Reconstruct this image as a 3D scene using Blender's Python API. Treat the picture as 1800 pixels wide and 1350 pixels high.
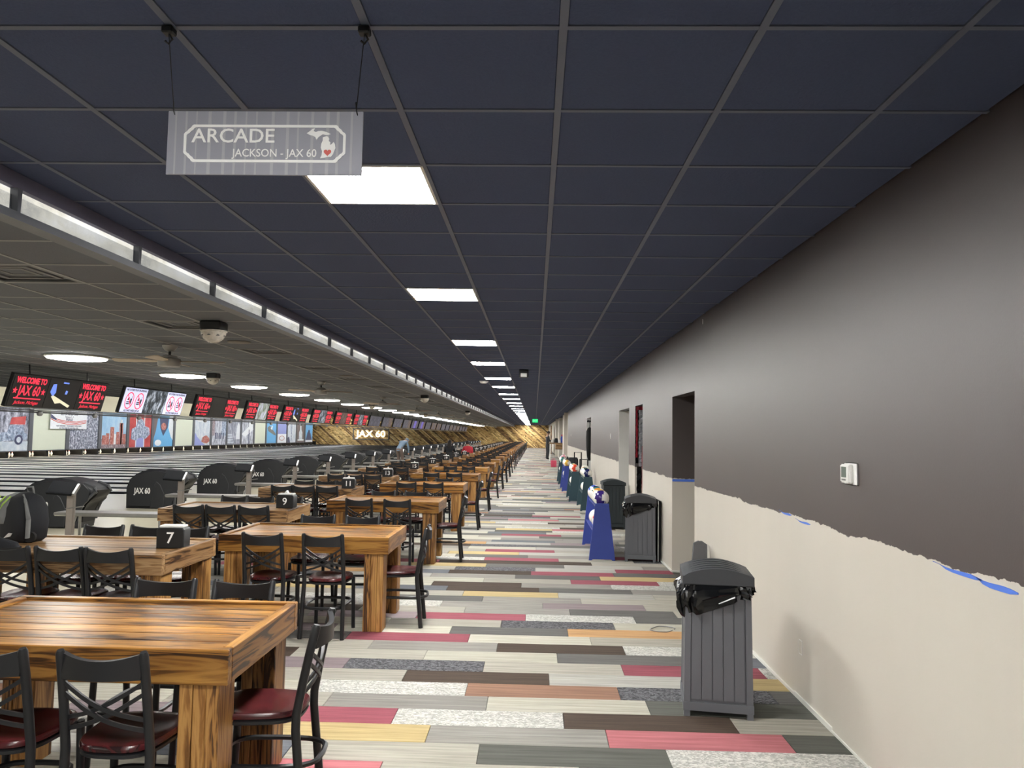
import bpy, bmesh, math, random
import numpy as np
from mathutils import Vector, Matrix, Euler
R_ = math.radians
random.seed(7)
for o in list(bpy.data.objects): bpy.data.objects.remove(o, do_unlink=True)
SC = bpy.context.scene
COL = SC.collection

# ------------------------------------------------------------------ camera
F_PX, PITCH, YAW, ROLL, EYE = 1355.0, .0656, -.0307, .0165, 1.65
def cam_axes(p, yw, r):
    f = Vector((math.sin(yw)*math.cos(p), math.cos(yw)*math.cos(p), math.sin(p)))
    r0 = Vector((math.cos(yw), -math.sin(yw), 0)); u0 = r0.cross(f)
    return r0*math.cos(r)+u0*math.sin(r), -r0*math.sin(r)+u0*math.cos(r), f
ca, cb, cc = cam_axes(PITCH, YAW, ROLL)
cam_d = bpy.data.cameras.new('camera'); cam = bpy.data.objects.new('camera', cam_d); COL.objects.link(cam)
cam_d.sensor_width = 36; cam_d.lens = F_PX*36/1800; cam_d.clip_end = 400; cam_d.clip_start = .05
mw = Matrix.Identity(4)
for i in range(3):
    mw[i][0] = ca[i]; mw[i][1] = cb[i]; mw[i][2] = -cc[i]
mw[0][3], mw[1][3], mw[2][3] = 0, 0, EYE
cam.matrix_world = mw
SC.camera = cam

# ------------------------------------------------------------------ world, exposure
w = bpy.data.worlds.new('world'); SC.world = w; w.use_nodes = True
w.node_tree.nodes['Background'].inputs[0].default_value = (.5, .55, .65, 1)
w.node_tree.nodes['Background'].inputs[1].default_value = .02
SC.view_settings.view_transform = 'Standard'; SC.view_settings.look = 'None'
SC.view_settings.gamma = 1; SC.view_settings.use_curve_mapping = False
SC.view_settings.exposure = 1.67
PANEL_E = 36.0       # aisle ceiling panels
DISC_E = 13.0        # round lounge lights
LANE_E = 26.0        # assumed, unseen strip lights added to brighten the masks

# ------------------------------------------------------------------ dimensions
XW = 1.705           # right wall
ZC = 2.90            # aisle ceiling
ZL = 2.675           # lounge ceiling
XS = -2.60           # soffit between the two ceilings
XE = -13.9           # edge of lounge ceiling
XP = -27.5           # mask units
YF = 99.0            # end wall
YB = -9.0            # wall behind the viewer
T = .6096
P = 3.353            # pitch of a lane pair
PB = 1.064           # phase of lane pair edges

# ------------------------------------------------------------------ materials
def lin(c):
    v = [x/255 for x in c]
    return tuple(x/12.92 if x <= .04045 else ((x+.055)/1.055)**2.4 for x in v)+(1,)
M = {}
def base(name, rough=.5, metal=0, spec=.5):
    m = bpy.data.materials.new(name); m.use_nodes = True; M[name] = m
    b = m.node_tree.nodes['Principled BSDF']
    b.inputs['Roughness'].default_value = rough; b.inputs['Metallic'].default_value = metal
    b.inputs['Specular IOR Level'].default_value = spec
    return m, m.node_tree.nodes, m.node_tree.links, b
def plain(name, c, rough=.5, metal=0, spec=.5, var=.12, scale=8, bump=0):
    """a colour with a faint procedural mottling"""
    m, n, l, b = base(name, rough, metal, spec)
    tc = n.new('ShaderNodeTexCoord'); no = n.new('ShaderNodeTexNoise'); no.inputs['Scale'].default_value = scale
    no.inputs['Detail'].default_value = 4
    l.new(tc.outputs['Object'], no.inputs['Vector'])
    mx = n.new('ShaderNodeMix'); mx.data_type = 'RGBA'
    k = lin(c); mx.inputs[6].default_value = tuple(v*(1-var) for v in k[:3])+(1,); mx.inputs[7].default_value = tuple(min(1, v*(1+var)) for v in k[:3])+(1,)
    l.new(no.outputs['Fac'], mx.inputs[0]); l.new(mx.outputs[2], b.inputs['Base Color'])
    if bump:
        bp = n.new('ShaderNodeBump'); bp.inputs['Strength'].default_value = bump; bp.inputs['Distance'].default_value = .01
        l.new(no.outputs['Fac'], bp.inputs['Height']); l.new(bp.outputs[0], b.inputs['Normal'])
    return m
def glow(name, c, strength):
    m, n, l, b = base(name, .4)
    b.inputs['Base Color'].default_value = lin(c); b.inputs['Emission Color'].default_value = lin(c); b.inputs['Emission Strength'].default_value = strength
    return m
def wood(name, axis, dark=(52, 31, 17), mid=(132, 87, 38), light=(182, 134, 68), rough=.3, world=False, sc=1.0):
    m, n, l, b = base(name, rough)
    tc = n.new('ShaderNodeTexCoord'); oi = n.new('ShaderNodeObjectInfo')
    mp = n.new('ShaderNodeMapping')
    s = [15*sc, 15*sc, 15*sc]; s[axis] = 1.2*sc
    mp.inputs['Scale'].default_value = s
    ad = n.new('ShaderNodeVectorMath'); ad.operation = 'ADD'
    ml = n.new('ShaderNodeVectorMath'); ml.operation = 'SCALE'; ml.inputs['Scale'].default_value = 37
    cb_ = n.new('ShaderNodeCombineXYZ')
    for i in range(3): l.new(oi.outputs['Random'], cb_.inputs[i])
    l.new(cb_.outputs[0], ml.inputs[0]); l.new(tc.outputs['Object'], ad.inputs[0]); l.new(ml.outputs[0], ad.inputs[1])
    l.new(ad.outputs[0], mp.inputs['Vector'])
    n1 = n.new('ShaderNodeTexNoise'); n1.inputs['Scale'].default_value = 1.0; n1.inputs['Detail'].default_value = 5; n1.inputs['Distortion'].default_value = 1.4
    l.new(mp.outputs[0], n1.inputs['Vector'])
    wv = n.new('ShaderNodeMath'); wv.operation = 'MULTIPLY'; wv.inputs[1].default_value = 26
    l.new(n1.outputs['Fac'], wv.inputs[0])
    sn = n.new('ShaderNodeMath'); sn.operation = 'SINE'; l.new(wv.outputs[0], sn.inputs[0])
    mr = n.new('ShaderNodeMapRange'); mr.inputs[1].default_value = -1; mr.inputs[2].default_value = 1; mr.inputs[3].default_value = -.16; mr.inputs[4].default_value = .16
    l.new(sn.outputs[0], mr.inputs[0])
    n2 = n.new('ShaderNodeTexNoise'); n2.inputs['Scale'].default_value = .45; n2.inputs['Detail'].default_value = 2
    l.new(mp.outputs[0], n2.inputs['Vector'])
    sm = n.new('ShaderNodeMath'); sm.operation = 'ADD'; l.new(n2.outputs['Fac'], sm.inputs[0]); l.new(mr.outputs[0], sm.inputs[1])
    cr = n.new('ShaderNodeValToRGB'); e = cr.color_ramp.elements
    e[0].position = .29; e[0].color = lin(dark); e[1].position = .8; e[1].color = lin(light)
    x = e.new(.46); x.color = lin(mid)
    l.new(sm.outputs[0], cr.inputs[0]); 
    hv = n.new('ShaderNodeHueSaturation'); vr = n.new('ShaderNodeMapRange'); vr.inputs[3].default_value = .78; vr.inputs[4].default_value = 1.18
    l.new(oi.outputs['Random'], vr.inputs[0]); l.new(vr.outputs[0], hv.inputs['Value']); l.new(cr.outputs[0], hv.inputs['Color'])
    l.new(hv.outputs[0], b.inputs['Base Color'])
    return m
def carpet(name, attr):
    m, n, l, b = base(name, .9, 0, .2)
    g = n.new('ShaderNodeNewGeometry'); 
    mp = n.new('ShaderNodeMapping'); mp.inputs['Scale'].default_value = (1.6, 42, 1); l.new(g.outputs['Position'], mp.inputs['Vector'])
    n1 = n.new('ShaderNodeTexNoise'); n1.inputs['Scale'].default_value = 1; n1.inputs['Detail'].default_value = 5; n1.inputs['Roughness'].default_value = .65
    if attr:
        a = n.new('ShaderNodeVertexColor'); a.layer_name = 'Col'; col, al = a.outputs['Color'], a.outputs['Alpha']
        l.new(mp.outputs[0], n1.inputs['Vector'])
    else:
        a = n.new('ShaderNodeObjectInfo'); col, al = a.outputs['Color'], a.outputs['Alpha']
        ad = n.new('ShaderNodeVectorMath'); cx = n.new('ShaderNodeCombineXYZ'); l.new(a.outputs['Random'], cx.inputs[0]); 
        sc = n.new('ShaderNodeVectorMath'); sc.operation = 'SCALE'; sc.inputs['Scale'].default_value = 90; l.new(cx.outputs[0], sc.inputs[0])
        l.new(mp.outputs[0], ad.inputs[0]); l.new(sc.outputs[0], ad.inputs[1]); l.new(ad.outputs[0], n1.inputs['Vector'])
    mr = n.new('ShaderNodeMapRange'); mr.inputs[1].default_value = .3; mr.inputs[2].default_value = .7; mr.inputs[3].default_value = .72; mr.inputs[4].default_value = 1.22
    l.new(n1.outputs['Fac'], mr.inputs[0])
    # blocky woven figure on the planks whose alpha is below one
    mp2 = n.new('ShaderNodeMapping'); mp2.inputs['Scale'].default_value = (34, 60, 1); l.new(g.outputs['Position'], mp2.inputs['Vector'])
    n2 = n.new('ShaderNodeTexNoise'); n2.inputs['Scale'].default_value = 1; n2.inputs['Detail'].default_value = 3; n2.inputs['Distortion'].default_value = 1.5
    l.new(mp2.outputs[0], n2.inputs['Vector'])
    st = n.new('ShaderNodeMapRange'); st.inputs[1].default_value = .46; st.inputs[2].default_value = .56; st.inputs[3].default_value = .55; st.inputs[4].default_value = 1.75
    l.new(n2.outputs['Fac'], st.inputs[0])
    mxf = n.new('ShaderNodeMix'); mxf.data_type = 'FLOAT'; l.new(al, mxf.inputs[0]); l.new(st.outputs[0], mxf.inputs[2]); l.new(mr.outputs[0], mxf.inputs[3])
    vm = n.new('ShaderNodeVectorMath'); vm.operation = 'SCALE'; l.new(col, vm.inputs[0]); l.new(mxf.outputs[0], vm.inputs['Scale'])
    l.new(vm.outputs[0], b.inputs['Base Color'])
    n3 = n.new('ShaderNodeTexNoise'); n3.inputs['Scale'].default_value = 260; l.new(g.outputs['Position'], n3.inputs['Vector'])
    bp = n.new('ShaderNodeBump'); bp.inputs['Strength'].default_value = .25; bp.inputs['Distance'].default_value = .004; l.new(n3.outputs['Fac'], bp.inputs['Height']); l.new(bp.outputs[0], b.inputs['Normal'])
    return m
def wall_paint(name, axis=1):
    """dark brown upper coat ending in a ragged line over the old beige coat"""
    m, n, l, b = base(name, .42, 0, 1.0)
    b.inputs['Coat Weight'].default_value = .55; b.inputs['Coat Roughness'].default_value = .5; b.inputs['Coat IOR'].default_value = 1.6
    g = n.new('ShaderNodeNewGeometry'); sp = n.new('ShaderNodeSeparateXYZ'); l.new(g.outputs['Position'], sp.inputs[0])
    n1 = n.new('ShaderNodeTexNoise'); n1.inputs['Scale'].default_value = 2.2; n1.inputs['Detail'].default_value = 6; n1.inputs['Roughness'].default_value = .62
    n2 = n.new('ShaderNodeTexNoise'); n2.inputs['Scale'].default_value = 24; n2.inputs['Detail'].default_value = 3
    mp = n.new('ShaderNodeMapping'); mp.inputs['Scale'].default_value = (1, 1, .45); l.new(g.outputs['Position'], mp.inputs['Vector'])
    l.new(mp.outputs[0], n1.inputs['Vector']); l.new(mp.outputs[0], n2.inputs['Vector'])
    a = n.new('ShaderNodeMath'); a.operation = 'MULTIPLY_ADD'; a.inputs[1].default_value = .10; l.new(n1.outputs['Fac'], a.inputs[0]); l.new(sp.outputs['Z'], a.inputs[2])
    a2 = n.new('ShaderNodeMath'); a2.operation = 'MULTIPLY_ADD'; a2.inputs[1].default_value = .03; l.new(n2.outputs['Fac'], a2.inputs[0]); l.new(a.outputs[0], a2.inputs[2])
    c = n.new('ShaderNodeMath'); c.operation = 'GREATER_THAN'; c.inputs[1].default_value = 1.143+.065; l.new(a2.outputs[0], c.inputs[0])
    n3 = n.new('ShaderNodeTexNoise'); n3.inputs['Scale'].default_value = 1.5; n3.inputs['Detail'].default_value = 3
    mp3 = n.new('ShaderNodeMapping'); mp3.inputs['Scale'].default_value = (1.5, 1.5, .25); l.new(g.outputs['Position'], mp3.inputs['Vector']); l.new(mp3.outputs[0], n3.inputs['Vector'])
    br = n.new('ShaderNodeMix'); br.data_type = 'RGBA'; br.inputs[6].default_value = lin((58, 47, 45)); br.inputs[7].default_value = lin((64, 53, 51)); l.new(n3.outputs['Fac'], br.inputs[0])
    be = n.new('ShaderNodeMix'); be.data_type = 'RGBA'; be.inputs[6].default_value = lin((198, 192, 180)); be.inputs[7].default_value = lin((207, 201, 189)); l.new(n3.outputs['Fac'], be.inputs[0])
    mx = n.new('ShaderNodeMix'); mx.data_type = 'RGBA'; l.new(c.outputs[0], mx.inputs[0]); l.new(be.outputs[2], mx.inputs[6]); l.new(br.outputs[2], mx.inputs[7])
    l.new(mx.outputs[2], b.inputs['Base Color'])
    rr = n.new('ShaderNodeMapRange'); rr.inputs[3].default_value = .65; rr.inputs[4].default_value = .47; l.new(c.outputs[0], rr.inputs[0]); l.new(rr.outputs[0], b.inputs['Roughness'])
    n4 = n.new('ShaderNodeTexNoise'); n4.inputs['Scale'].default_value = 120; l.new(g.outputs['Position'], n4.inputs['Vector'])
    bp = n.new('ShaderNodeBump'); bp.inputs['Strength'].default_value = .08; bp.inputs['Distance'].default_value = .004; l.new(n4.outputs['Fac'], bp.inputs['Height']); l.new(bp.outputs[0], b.inputs['Normal'])
    return m
def photo(name, c1, c2, c3, scale=(3, 3, 3), rough=.4, emit=0):
    """a blurry printed picture: three tones mixed by noise"""
    m, n, l, b = base(name, rough)
    tc = n.new('ShaderNodeTexCoord'); mp = n.new('ShaderNodeMapping'); mp.inputs['Scale'].default_value = scale
    l.new(tc.outputs['Object'], mp.inputs['Vector'])
    no = n.new('ShaderNodeTexNoise'); no.inputs['Scale'].default_value = 1; no.inputs['Detail'].default_value = 6; no.inputs['Roughness'].default_value = .7; l.new(mp.outputs[0], no.inputs['Vector'])
    cr = n.new('ShaderNodeValToRGB'); e = cr.color_ramp.elements; e[0].position = .38; e[0].color = lin(c1); e[1].position = .62; e[1].color = lin(c3); x = e.new(.5); x.color = lin(c2)
    l.new(no.outputs['Fac'], cr.inputs[0]); l.new(cr.outputs[0], b.inputs['Base Color'])
    if emit: l.new(cr.outputs[0], b.inputs['Emission Color']); b.inputs['Emission Strength'].default_value = emit
    return m

carpet('carpet', False); carpet('carpet_far', True); wall_paint('wall_paint')
plain('slab', (70, 68, 64), .9)
plain('tile_dark', (76, 86, 113), .85, spec=.2, var=.1, scale=90, bump=.25)
plain('grid_dark', (94, 101, 118), .5, var=.05)
plain('tile_lounge', (112, 115, 122), .85, spec=.2, var=.1, scale=90, bump=.25)
plain('grid_lounge', (150, 150, 150), .5, var=.05)
plain('beige', (207, 201, 189), .6, var=.04); plain('cream', (214, 206, 176), .7, var=.04); plain('white_paint', (225, 224, 218), .5, var=.04)
plain('brown_paint', (58, 47, 45), .5, var=.06)
photo('soffit_panel', (150, 150, 148), (192, 190, 180), (206, 206, 204), (1, 1.2, 3), .45, emit=.42); plain('soffit_metal', (98, 100, 106), .4, metal=.5, var=.2, scale=3); plain('soffit_top', (88, 86, 104), .6)  # soffit panels carry an added glow, assumed backlit, to brighten the strip
plain('black_metal', (28, 29, 32), .38, var=.1); plain('black_plastic', (26, 27, 29), .45); plain('rubber', (20, 20, 20), .8); plain('screen_matte', (22, 24, 28), .75, spec=.12)
wood('seat_wood', 1, (34, 12, 14), (60, 19, 22), (78, 26, 29), .25, sc=.5)
wood('wood_x', 0); wood('wood_y', 1); wood('wood_z', 2, (60, 36, 18), (146, 100, 50), (190, 144, 84), .45)
wood('wood_old_x', 0, (58, 38, 24), (142, 104, 66), (190, 156, 114), .38); wood('wood_old_y', 1, (58, 38, 24), (142, 104, 66), (190, 156, 114), .38)
for i, (d, md, lt) in enumerate([((120, 90, 48), (208, 174, 108), (236, 208, 150)), ((90, 64, 36), (172, 134, 80), (212, 176, 116)), ((140, 110, 62), (224, 194, 128), (244, 222, 168)), ((60, 44, 30), (122, 92, 58), (170, 134, 86))]):
    wood('barn_%d' % i, 0, d, md, lt, .6, sc=.25)
plain('lane', (206, 200, 186), .3, spec=.3, var=.06, scale=3); plain('gutter', (36, 46, 66), .35); plain('capping', (16, 19, 28), .3); plain('approach', (200, 194, 174), .28, spec=.35, var=.05, scale=2)
plain('mask_frame', (92, 94, 98), .5); plain('pit', (24, 20, 18), .8); plain('pit_wood', (140, 96, 52), .6, var=.3); plain('pin_white', (238, 236, 230), .3, var=.02); plain('pin_red', (190, 40, 40), .4)
plain('bin_grey', (96, 98, 103), .55, var=.05); plain('bin_lid', (58, 60, 64), .5, var=.08); plain('bin_dark', (30, 40, 44), .5); plain('bag_plastic', (14, 15, 17), .18, var=.2, scale=30)
plain('rack_blue', (52, 70, 150), .55, var=.06); plain('rack_teal', (38, 66, 76), .55, var=.06)
plain('hood', (44, 46, 50), .5, var=.06); plain('hood_grey', (72, 74, 78), .5); plain('hood_mouth', (12, 12, 14), .6); plain('silver', (150, 150, 150), .4, metal=.6); plain('post_grey', (142, 134, 130), .45)
plain('letter_white', (250, 250, 248), .5, var=.02); plain('tape_blue', (82, 124, 222), .6, var=.1); plain('plastic_white', (235, 235, 232), .35, var=.02); plain('lcd', (104, 116, 108), .3)
plain('fan_metal', (168, 166, 162), .35, metal=.2); plain('fan_blade', (188, 172, 154), .5); plain('vent_dark', (22, 22, 26), .6); plain('vent_edge', (110, 110, 110), .5)
plain('glass_clear', (205, 200, 190), .12, var=.3, scale=40); plain('speaker_grille', (120, 114, 108), .6)
plain('sign_grey', (152, 153, 164), .55, var=.14, scale=6); plain('heart_red', (206, 84, 74), .5)
plain('hair_dark', (28, 22, 20), .6); plain('skin', (186, 140, 116), .5); plain('skin_dark', (150, 108, 84), .5)
glow('panel_light', (255, 254, 250), PANEL_E); glow('disc_light', (255, 252, 244), DISC_E); glow('added_lane_light', (250, 252, 255), LANE_E)
glow('added_pin_glow', (255, 246, 226), 9.0); glow('sign_letter', (255, 248, 226), .32); glow('screen_black', (16, 15, 18), .1); glow('screen_red', (236, 48, 72), .36); glow('screen_white', (200, 204, 240), .3); glow('exit_green', (30, 220, 120), .55); glow('screen_ink', (20, 22, 36), .02); glow('screen_blue', (110, 140, 235), .25); glow('screen_lane', (214, 208, 180), .25)

# ------------------------------------------------------------------ mesh helpers
def bm_(): return bmesh.new()
def box(bm, x0, x1, y0, y1, z0, z1, mi=0):
    v = [bm.verts.new(p) for p in ((x0, y0, z0), (x1, y0, z0), (x1, y1, z0), (x0, y1, z0), (x0, y0, z1), (x1, y0, z1), (x1, y1, z1), (x0, y1, z1))]
    fs = []
    for q in ((0, 3, 2, 1), (4, 5, 6, 7), (0, 1, 5, 4), (1, 2, 6, 5), (2, 3, 7, 6), (3, 0, 4, 7)):
        f = bm.faces.new([v[i] for i in q]); f.material_index = mi; fs.append(f)
    return fs
def bbox(bm, x0, x1, y0, y1, z0, z1, r=.006, seg=1):
    fs = box(bm, x0, x1, y0, y1, z0, z1)
    es = {e for f in fs for e in f.edges}
    bmesh.ops.bevel(bm, geom=list(es), offset=r, segments=seg, affect='EDGES')
    return bm
def prism(bm, pts, d, axis='y', o=0.0, r=0, seg=2):
    """extrude polygon pts (u,v) by d from o along the axis; y: (x,z), x: (y,z), z: (x,y)"""
    def P3(u, v, t):
        return {'y': (u, t, v), 'x': (t, u, v), 'z': (u, v, t)}[axis]
    a = [bm.verts.new(P3(u, v, o)) for u, v in pts]; b = [bm.verts.new(P3(u, v, o+d)) for u, v in pts]
    fs = [bm.faces.new(a), bm.faces.new(b[::-1])]
    for i in range(len(pts)):
        j = (i+1) % len(pts); fs.append(bm.faces.new((a[i], b[i], b[j], a[j])))
    if r: bmesh.ops.bevel(bm, geom=list({e for f in fs[:2] for e in f.edges}), offset=r, segments=seg, affect='EDGES')
    bmesh.ops.recalc_face_normals(bm, faces=bm.faces)
    return bm
def tube(bm, pts, r, n=8, closed=False, flat=None):
    """tube along a path; r a number or list; flat=(a,b) gives an oval section"""
    pts = [Vector(p) for p in pts]; k = len(pts); rings = []
    for i, p in enumerate(pts):
        if closed: t = pts[(i+1) % k]-pts[i-1]
        else: t = pts[min(i+1, k-1)]-pts[max(i-1, 0)]
        t.normalize()
        up = Vector((0, 0, 1)) if abs(t.z) < .9 else Vector((0, 1, 0))
        s = t.cross(up).normalized(); u = s.cross(t).normalized()
        rr = r[i] if isinstance(r, (list, tuple)) else r
        fa, fb = flat if flat else (1, 1)
        rings.append([bm.verts.new(p+s*math.cos(2*math.pi*j/n+math.pi/n)*rr*fa+u*math.sin(2*math.pi*j/n+math.pi/n)*rr*fb) for j in range(n)])
    m = k if closed else k-1
    for i in range(m):
        A, B = rings[i], rings[(i+1) % k]
        for j in range(n):
            bm.faces.new((A[j], A[(j+1) % n], B[(j+1) % n], B[j]))
    if not closed:
        bm.faces.new(rings[0][::-1]); bm.faces.new(rings[-1])
    bmesh.ops.recalc_face_normals(bm, faces=bm.faces)
    return bm
def lathe(bm, prof, n=16, c=(0, 0, 0), cap=True):
    rings = []
    for r, z in prof:
        if r < 1e-5: rings.append([bm.verts.new((c[0], c[1], c[2]+z))])
        else: rings.append([bm.verts.new((c[0]+r*math.cos(2*math.pi*j/n), c[1]+r*math.sin(2*math.pi*j/n), c[2]+z)) for j in range(n)])
    for A, B in zip(rings, rings[1:]):
        for j in range(n):
            k = (j+1) % n
            if len(A) == 1 and len(B) == 1: continue
            if len(A) == 1: bm.faces.new((A[0], B[k], B[j]))
            elif len(B) == 1: bm.faces.new((A[j], A[k], B[0]))
            else: bm.faces.new((A[j], A[k], B[k], B[j]))
    if cap:
        if len(rings[0]) > 1: bm.faces.new(rings[0][::-1])
        if len(rings[-1]) > 1: bm.faces.new(rings[-1])
    bmesh.ops.recalc_face_normals(bm, faces=bm.faces)
    return bm
def mesh_of(name, bm, mats, smooth=None):
    me = bpy.data.meshes.new(name); bm.to_mesh(me); bm.free()
    for m in ([mats] if isinstance(mats, str) else mats): me.materials.append(M[m])
    if smooth:
        me.polygons.foreach_set('use_smooth', [True]*len(me.polygons)); me.set_sharp_from_angle(angle=R_(smooth))
    return me
def ob(name, me, parent=None, loc=None, rot=None, label=None):
    o = bpy.data.objects.new(name, me); COL.objects.link(o)
    if parent is not None: o.parent = parent
    if loc is not None: o.location = loc
    if rot is not None: o.rotation_euler = rot
    if label: o['label'] = label
    return o
def part(name, bm, mats, parent=None, smooth=None, loc=None, rot=None, label=None):
    return ob(name, mesh_of(name, bm, mats, smooth), parent, loc, rot, label)
def tag(o, label, cat, group=None):
    o['label'] = label; o['category'] = cat
    if group: o['group'] = group
    return o
def thing(name, label, cat, loc=(0, 0, 0), rotz=0, group=None):
    o = bpy.data.objects.new(name, None); COL.objects.link(o); o.empty_display_size = .1
    o.location = loc; o.rotation_euler = (0, 0, rotz); return tag(o, label, cat, group)
def struct(o): o['kind'] = 'structure'; return o
def stuff(o): o['kind'] = 'stuff'; return o
KIDS = {}
def dup(root, loc, rotz=0, label=None, group=None):
    """copy a thing with its parts and sub-parts"""
    ch = KIDS.get(root.name)
    if ch is None:
        allc = {}
        for o in COL.objects:
            if o.parent: allc.setdefault(o.parent.name, []).append(o)
        ch = [(c, allc.get(c.name, [])) for c in allc.get(root.name, [])]; KIDS[root.name] = ch
    r = root.copy(); COL.objects.link(r); r.location = loc; r.rotation_euler = (0, 0, rotz)
    if label: r['label'] = label
    if group: r['group'] = group
    for c, gs in ch:
        d = c.copy(); COL.objects.link(d); d.parent = r
        for g in gs:
            e = g.copy(); COL.objects.link(e); e.parent = d
    return r
def join_meshes(name, items):
    """items: (mesh, matrix) -> one mesh keeping materials"""
    bm = bm_(); mats = []
    for me, mx in items:
        idx = []
        for m in me.materials:
            if m not in mats: mats.append(m)
            idx.append(mats.index(m))
        n0 = len(bm.faces); t = me.copy(); t.transform(mx); bm.from_mesh(t); bpy.data.meshes.remove(t)
        bm.faces.ensure_lookup_table()
        for f in bm.faces[n0:]: f.material_index = idx[f.material_index] if idx else 0
    me = bpy.data.meshes.new(name); bm.to_mesh(me); bm.free()
    for m in mats: me.materials.append(m)
    return me
TXT = {}
def text_mesh(s, size, mat, bold=0.0, ext=.001, ax='CENTER', squeeze=1.0, shear=0):
    key = (s, size, mat, bold, ext, ax, squeeze, shear)
    if key in TXT: return TXT[key]
    cu = bpy.data.curves.new('lettering', 'FONT'); cu.body = s; cu.size = size; cu.extrude = ext; cu.offset = bold; cu.align_x = ax; cu.align_y = 'CENTER'; cu.resolution_u = 3; cu.shear = shear
    o = bpy.data.objects.new('t', cu); COL.objects.link(o)
    dg = bpy.context.evaluated_depsgraph_get()
    me = bpy.data.meshes.new_from_object(o.evaluated_get(dg)); bpy.data.objects.remove(o); bpy.data.curves.remove(cu)
    me.materials.clear(); me.materials.append(M[mat]); me.transform(Matrix.Diagonal((squeeze, 1, 1, 1)))
    me.name = 'lettering'; TXT[key] = me
    return me
NUM = {7: 'seven', 9: 'nine', 11: 'eleven', 13: 'thirteen', 15: 'fifteen', 17: 'seventeen', 19: 'nineteen', 21: 'twenty-one', 23: 'twenty-three', 25: 'twenty-five'}
FACE_VIEWER = (R_(90), 0, 0)          # text reading towards -Y
ORD = ['first', 'second', 'third', 'fourth', 'fifth', 'sixth', 'seventh', 'eighth', 'ninth', 'tenth', 'eleventh', 'twelfth', 'thirteenth', 'fourteenth', 'fifteenth', 'sixteenth', 'seventeenth', 'eighteenth', 'nineteenth', 'twentieth', 'twenty-first', 'twenty-second', 'twenty-third', 'twenty-fourth', 'twenty-fifth', 'twenty-sixth', 'twenty-seventh', 'twenty-eighth', 'twenty-ninth', 'thirtieth']

# ================================================================== THE SETTING
# ---- carpet floor: near planks as single pieces, the rest as one piece
PAL = {'grey': (150, 146, 138), 'dark': (108, 106, 103), 'beige': (174, 168, 153), 'cream': (192, 187, 168), 'brown': (84, 68, 56), 'crim': (166, 72, 90), 'pink': (206, 108, 116), 'gold': (206, 178, 108), 'orange': (206, 152, 84), 'rust': (168, 120, 92), 'char': (92, 92, 97), 'white': (192, 190, 182), 'mauve': (146, 128, 132), 'olive': (100, 101, 93), 'lgrey': (176, 173, 164), 'slate': (112, 116, 124)}
FIG = {'char': 0.0, 'white': .55}
WEI = [('grey', 22), ('dark', 14), ('beige', 20), ('cream', 13), ('brown', 6), ('crim', 4), ('pink', 2), ('gold', 2), ('orange', 1), ('rust', 1), ('char', 3), ('white', 6), ('mauve', 4), ('olive', 5), ('lgrey', 10), ('slate', 3)]
WN = [a for a, b in WEI]; WW = [b for a, b in WEI]
RL, RW, R0 = .985, .2505, 3.975
XC0 = -4.65
ROWS = {0: (-.27, {0: 'olive', -1: 'beige', 1: 'white', 2: 'grey'}), -1: (-.74, {0: 'beige', -1: 'pink', 1: 'dark'}), 1: (.42, {0: 'pink', -1: 'grey', -2: 'gold', 1: 'olive'}), 2: (.19, {0: 'brown', -1: 'white', -2: 'crim', 1: 'beige'}),
        3: (-.27, {0: 'cream', -1: 'grey', -2: 'beige', 1: 'olive'}), 4: (-.42, {0: 'rust', -1: 'white', 1: 'char', 2: 'dark'}), 5: (.12, {0: 'lgrey', -1: 'brown', -2: 'beige', 1: 'gold'}), 6: (-.34, {0: 'beige', -1: 'char', -2: 'mauve', 1: 'crim'}),
        7: (.19, {0: 'dark', -1: 'cream', -2: 'beige', 1: 'slate'}), 8: (-.27, {0: 'brown', -1: 'grey', -2: 'beige', 1: 'white'}), 9: (-.51, {0: 'cream', -1: 'crim', 1: 'beige', -2: 'dark'}), 10: (.30, {0: 'orange', -1: 'dark', -2: 'cream'}),
        11: (-.27, {0: 'char', -1: 'beige', 1: 'cream'}), 12: (-.06, {0: 'white', -1: 'crim', 1: 'dark'}), 13: (.35, {0: 'dark', -1: 'grey', -2: 'beige', 1: 'beige'}), 14: (.1, {0: 'mauve', -1: 'grey', 1: 'beige'}), 15: (-.5, {0: 'grey', -1: 'dark', 1: 'beige'})}
SPOT = {(-.777, 9.93): 'gold', (-.237, 11.0): 'crim', (.068, 9.46): 'crim', (-.36, 8.7): 'brown', (.226, 8.12): 'gold', (1.497, 9.71): 'crim', (1.473, 8.74): 'white', (1.62, 9.02): 'gold', (-.3, 9.6): 'char', (-.1, 9.2): 'dark', (.2, 10.2): 'brown'}
floor = struct(ob('floor', mesh_of('floor', (lambda b: (box(b, XC0, XW+6, YB, YF, -.2, -.008), b)[1])(bm_()), 'slab')))
pl_me = {}
def plank_mesh(wd):
    k = round(wd, 3)
    if k not in pl_me:
        b = bm_(); bbox(b, .0015, wd-.0015, .001, RW-.001, -.008, 0, .002); pl_me[k] = mesh_of('plank', b, 'carpet')
    return pl_me[k]
rng = random.Random(11)
verts, faces, cols = [], [], []
single = 0
j = int((-1.0-R0)/RW)
planks = []
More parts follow.
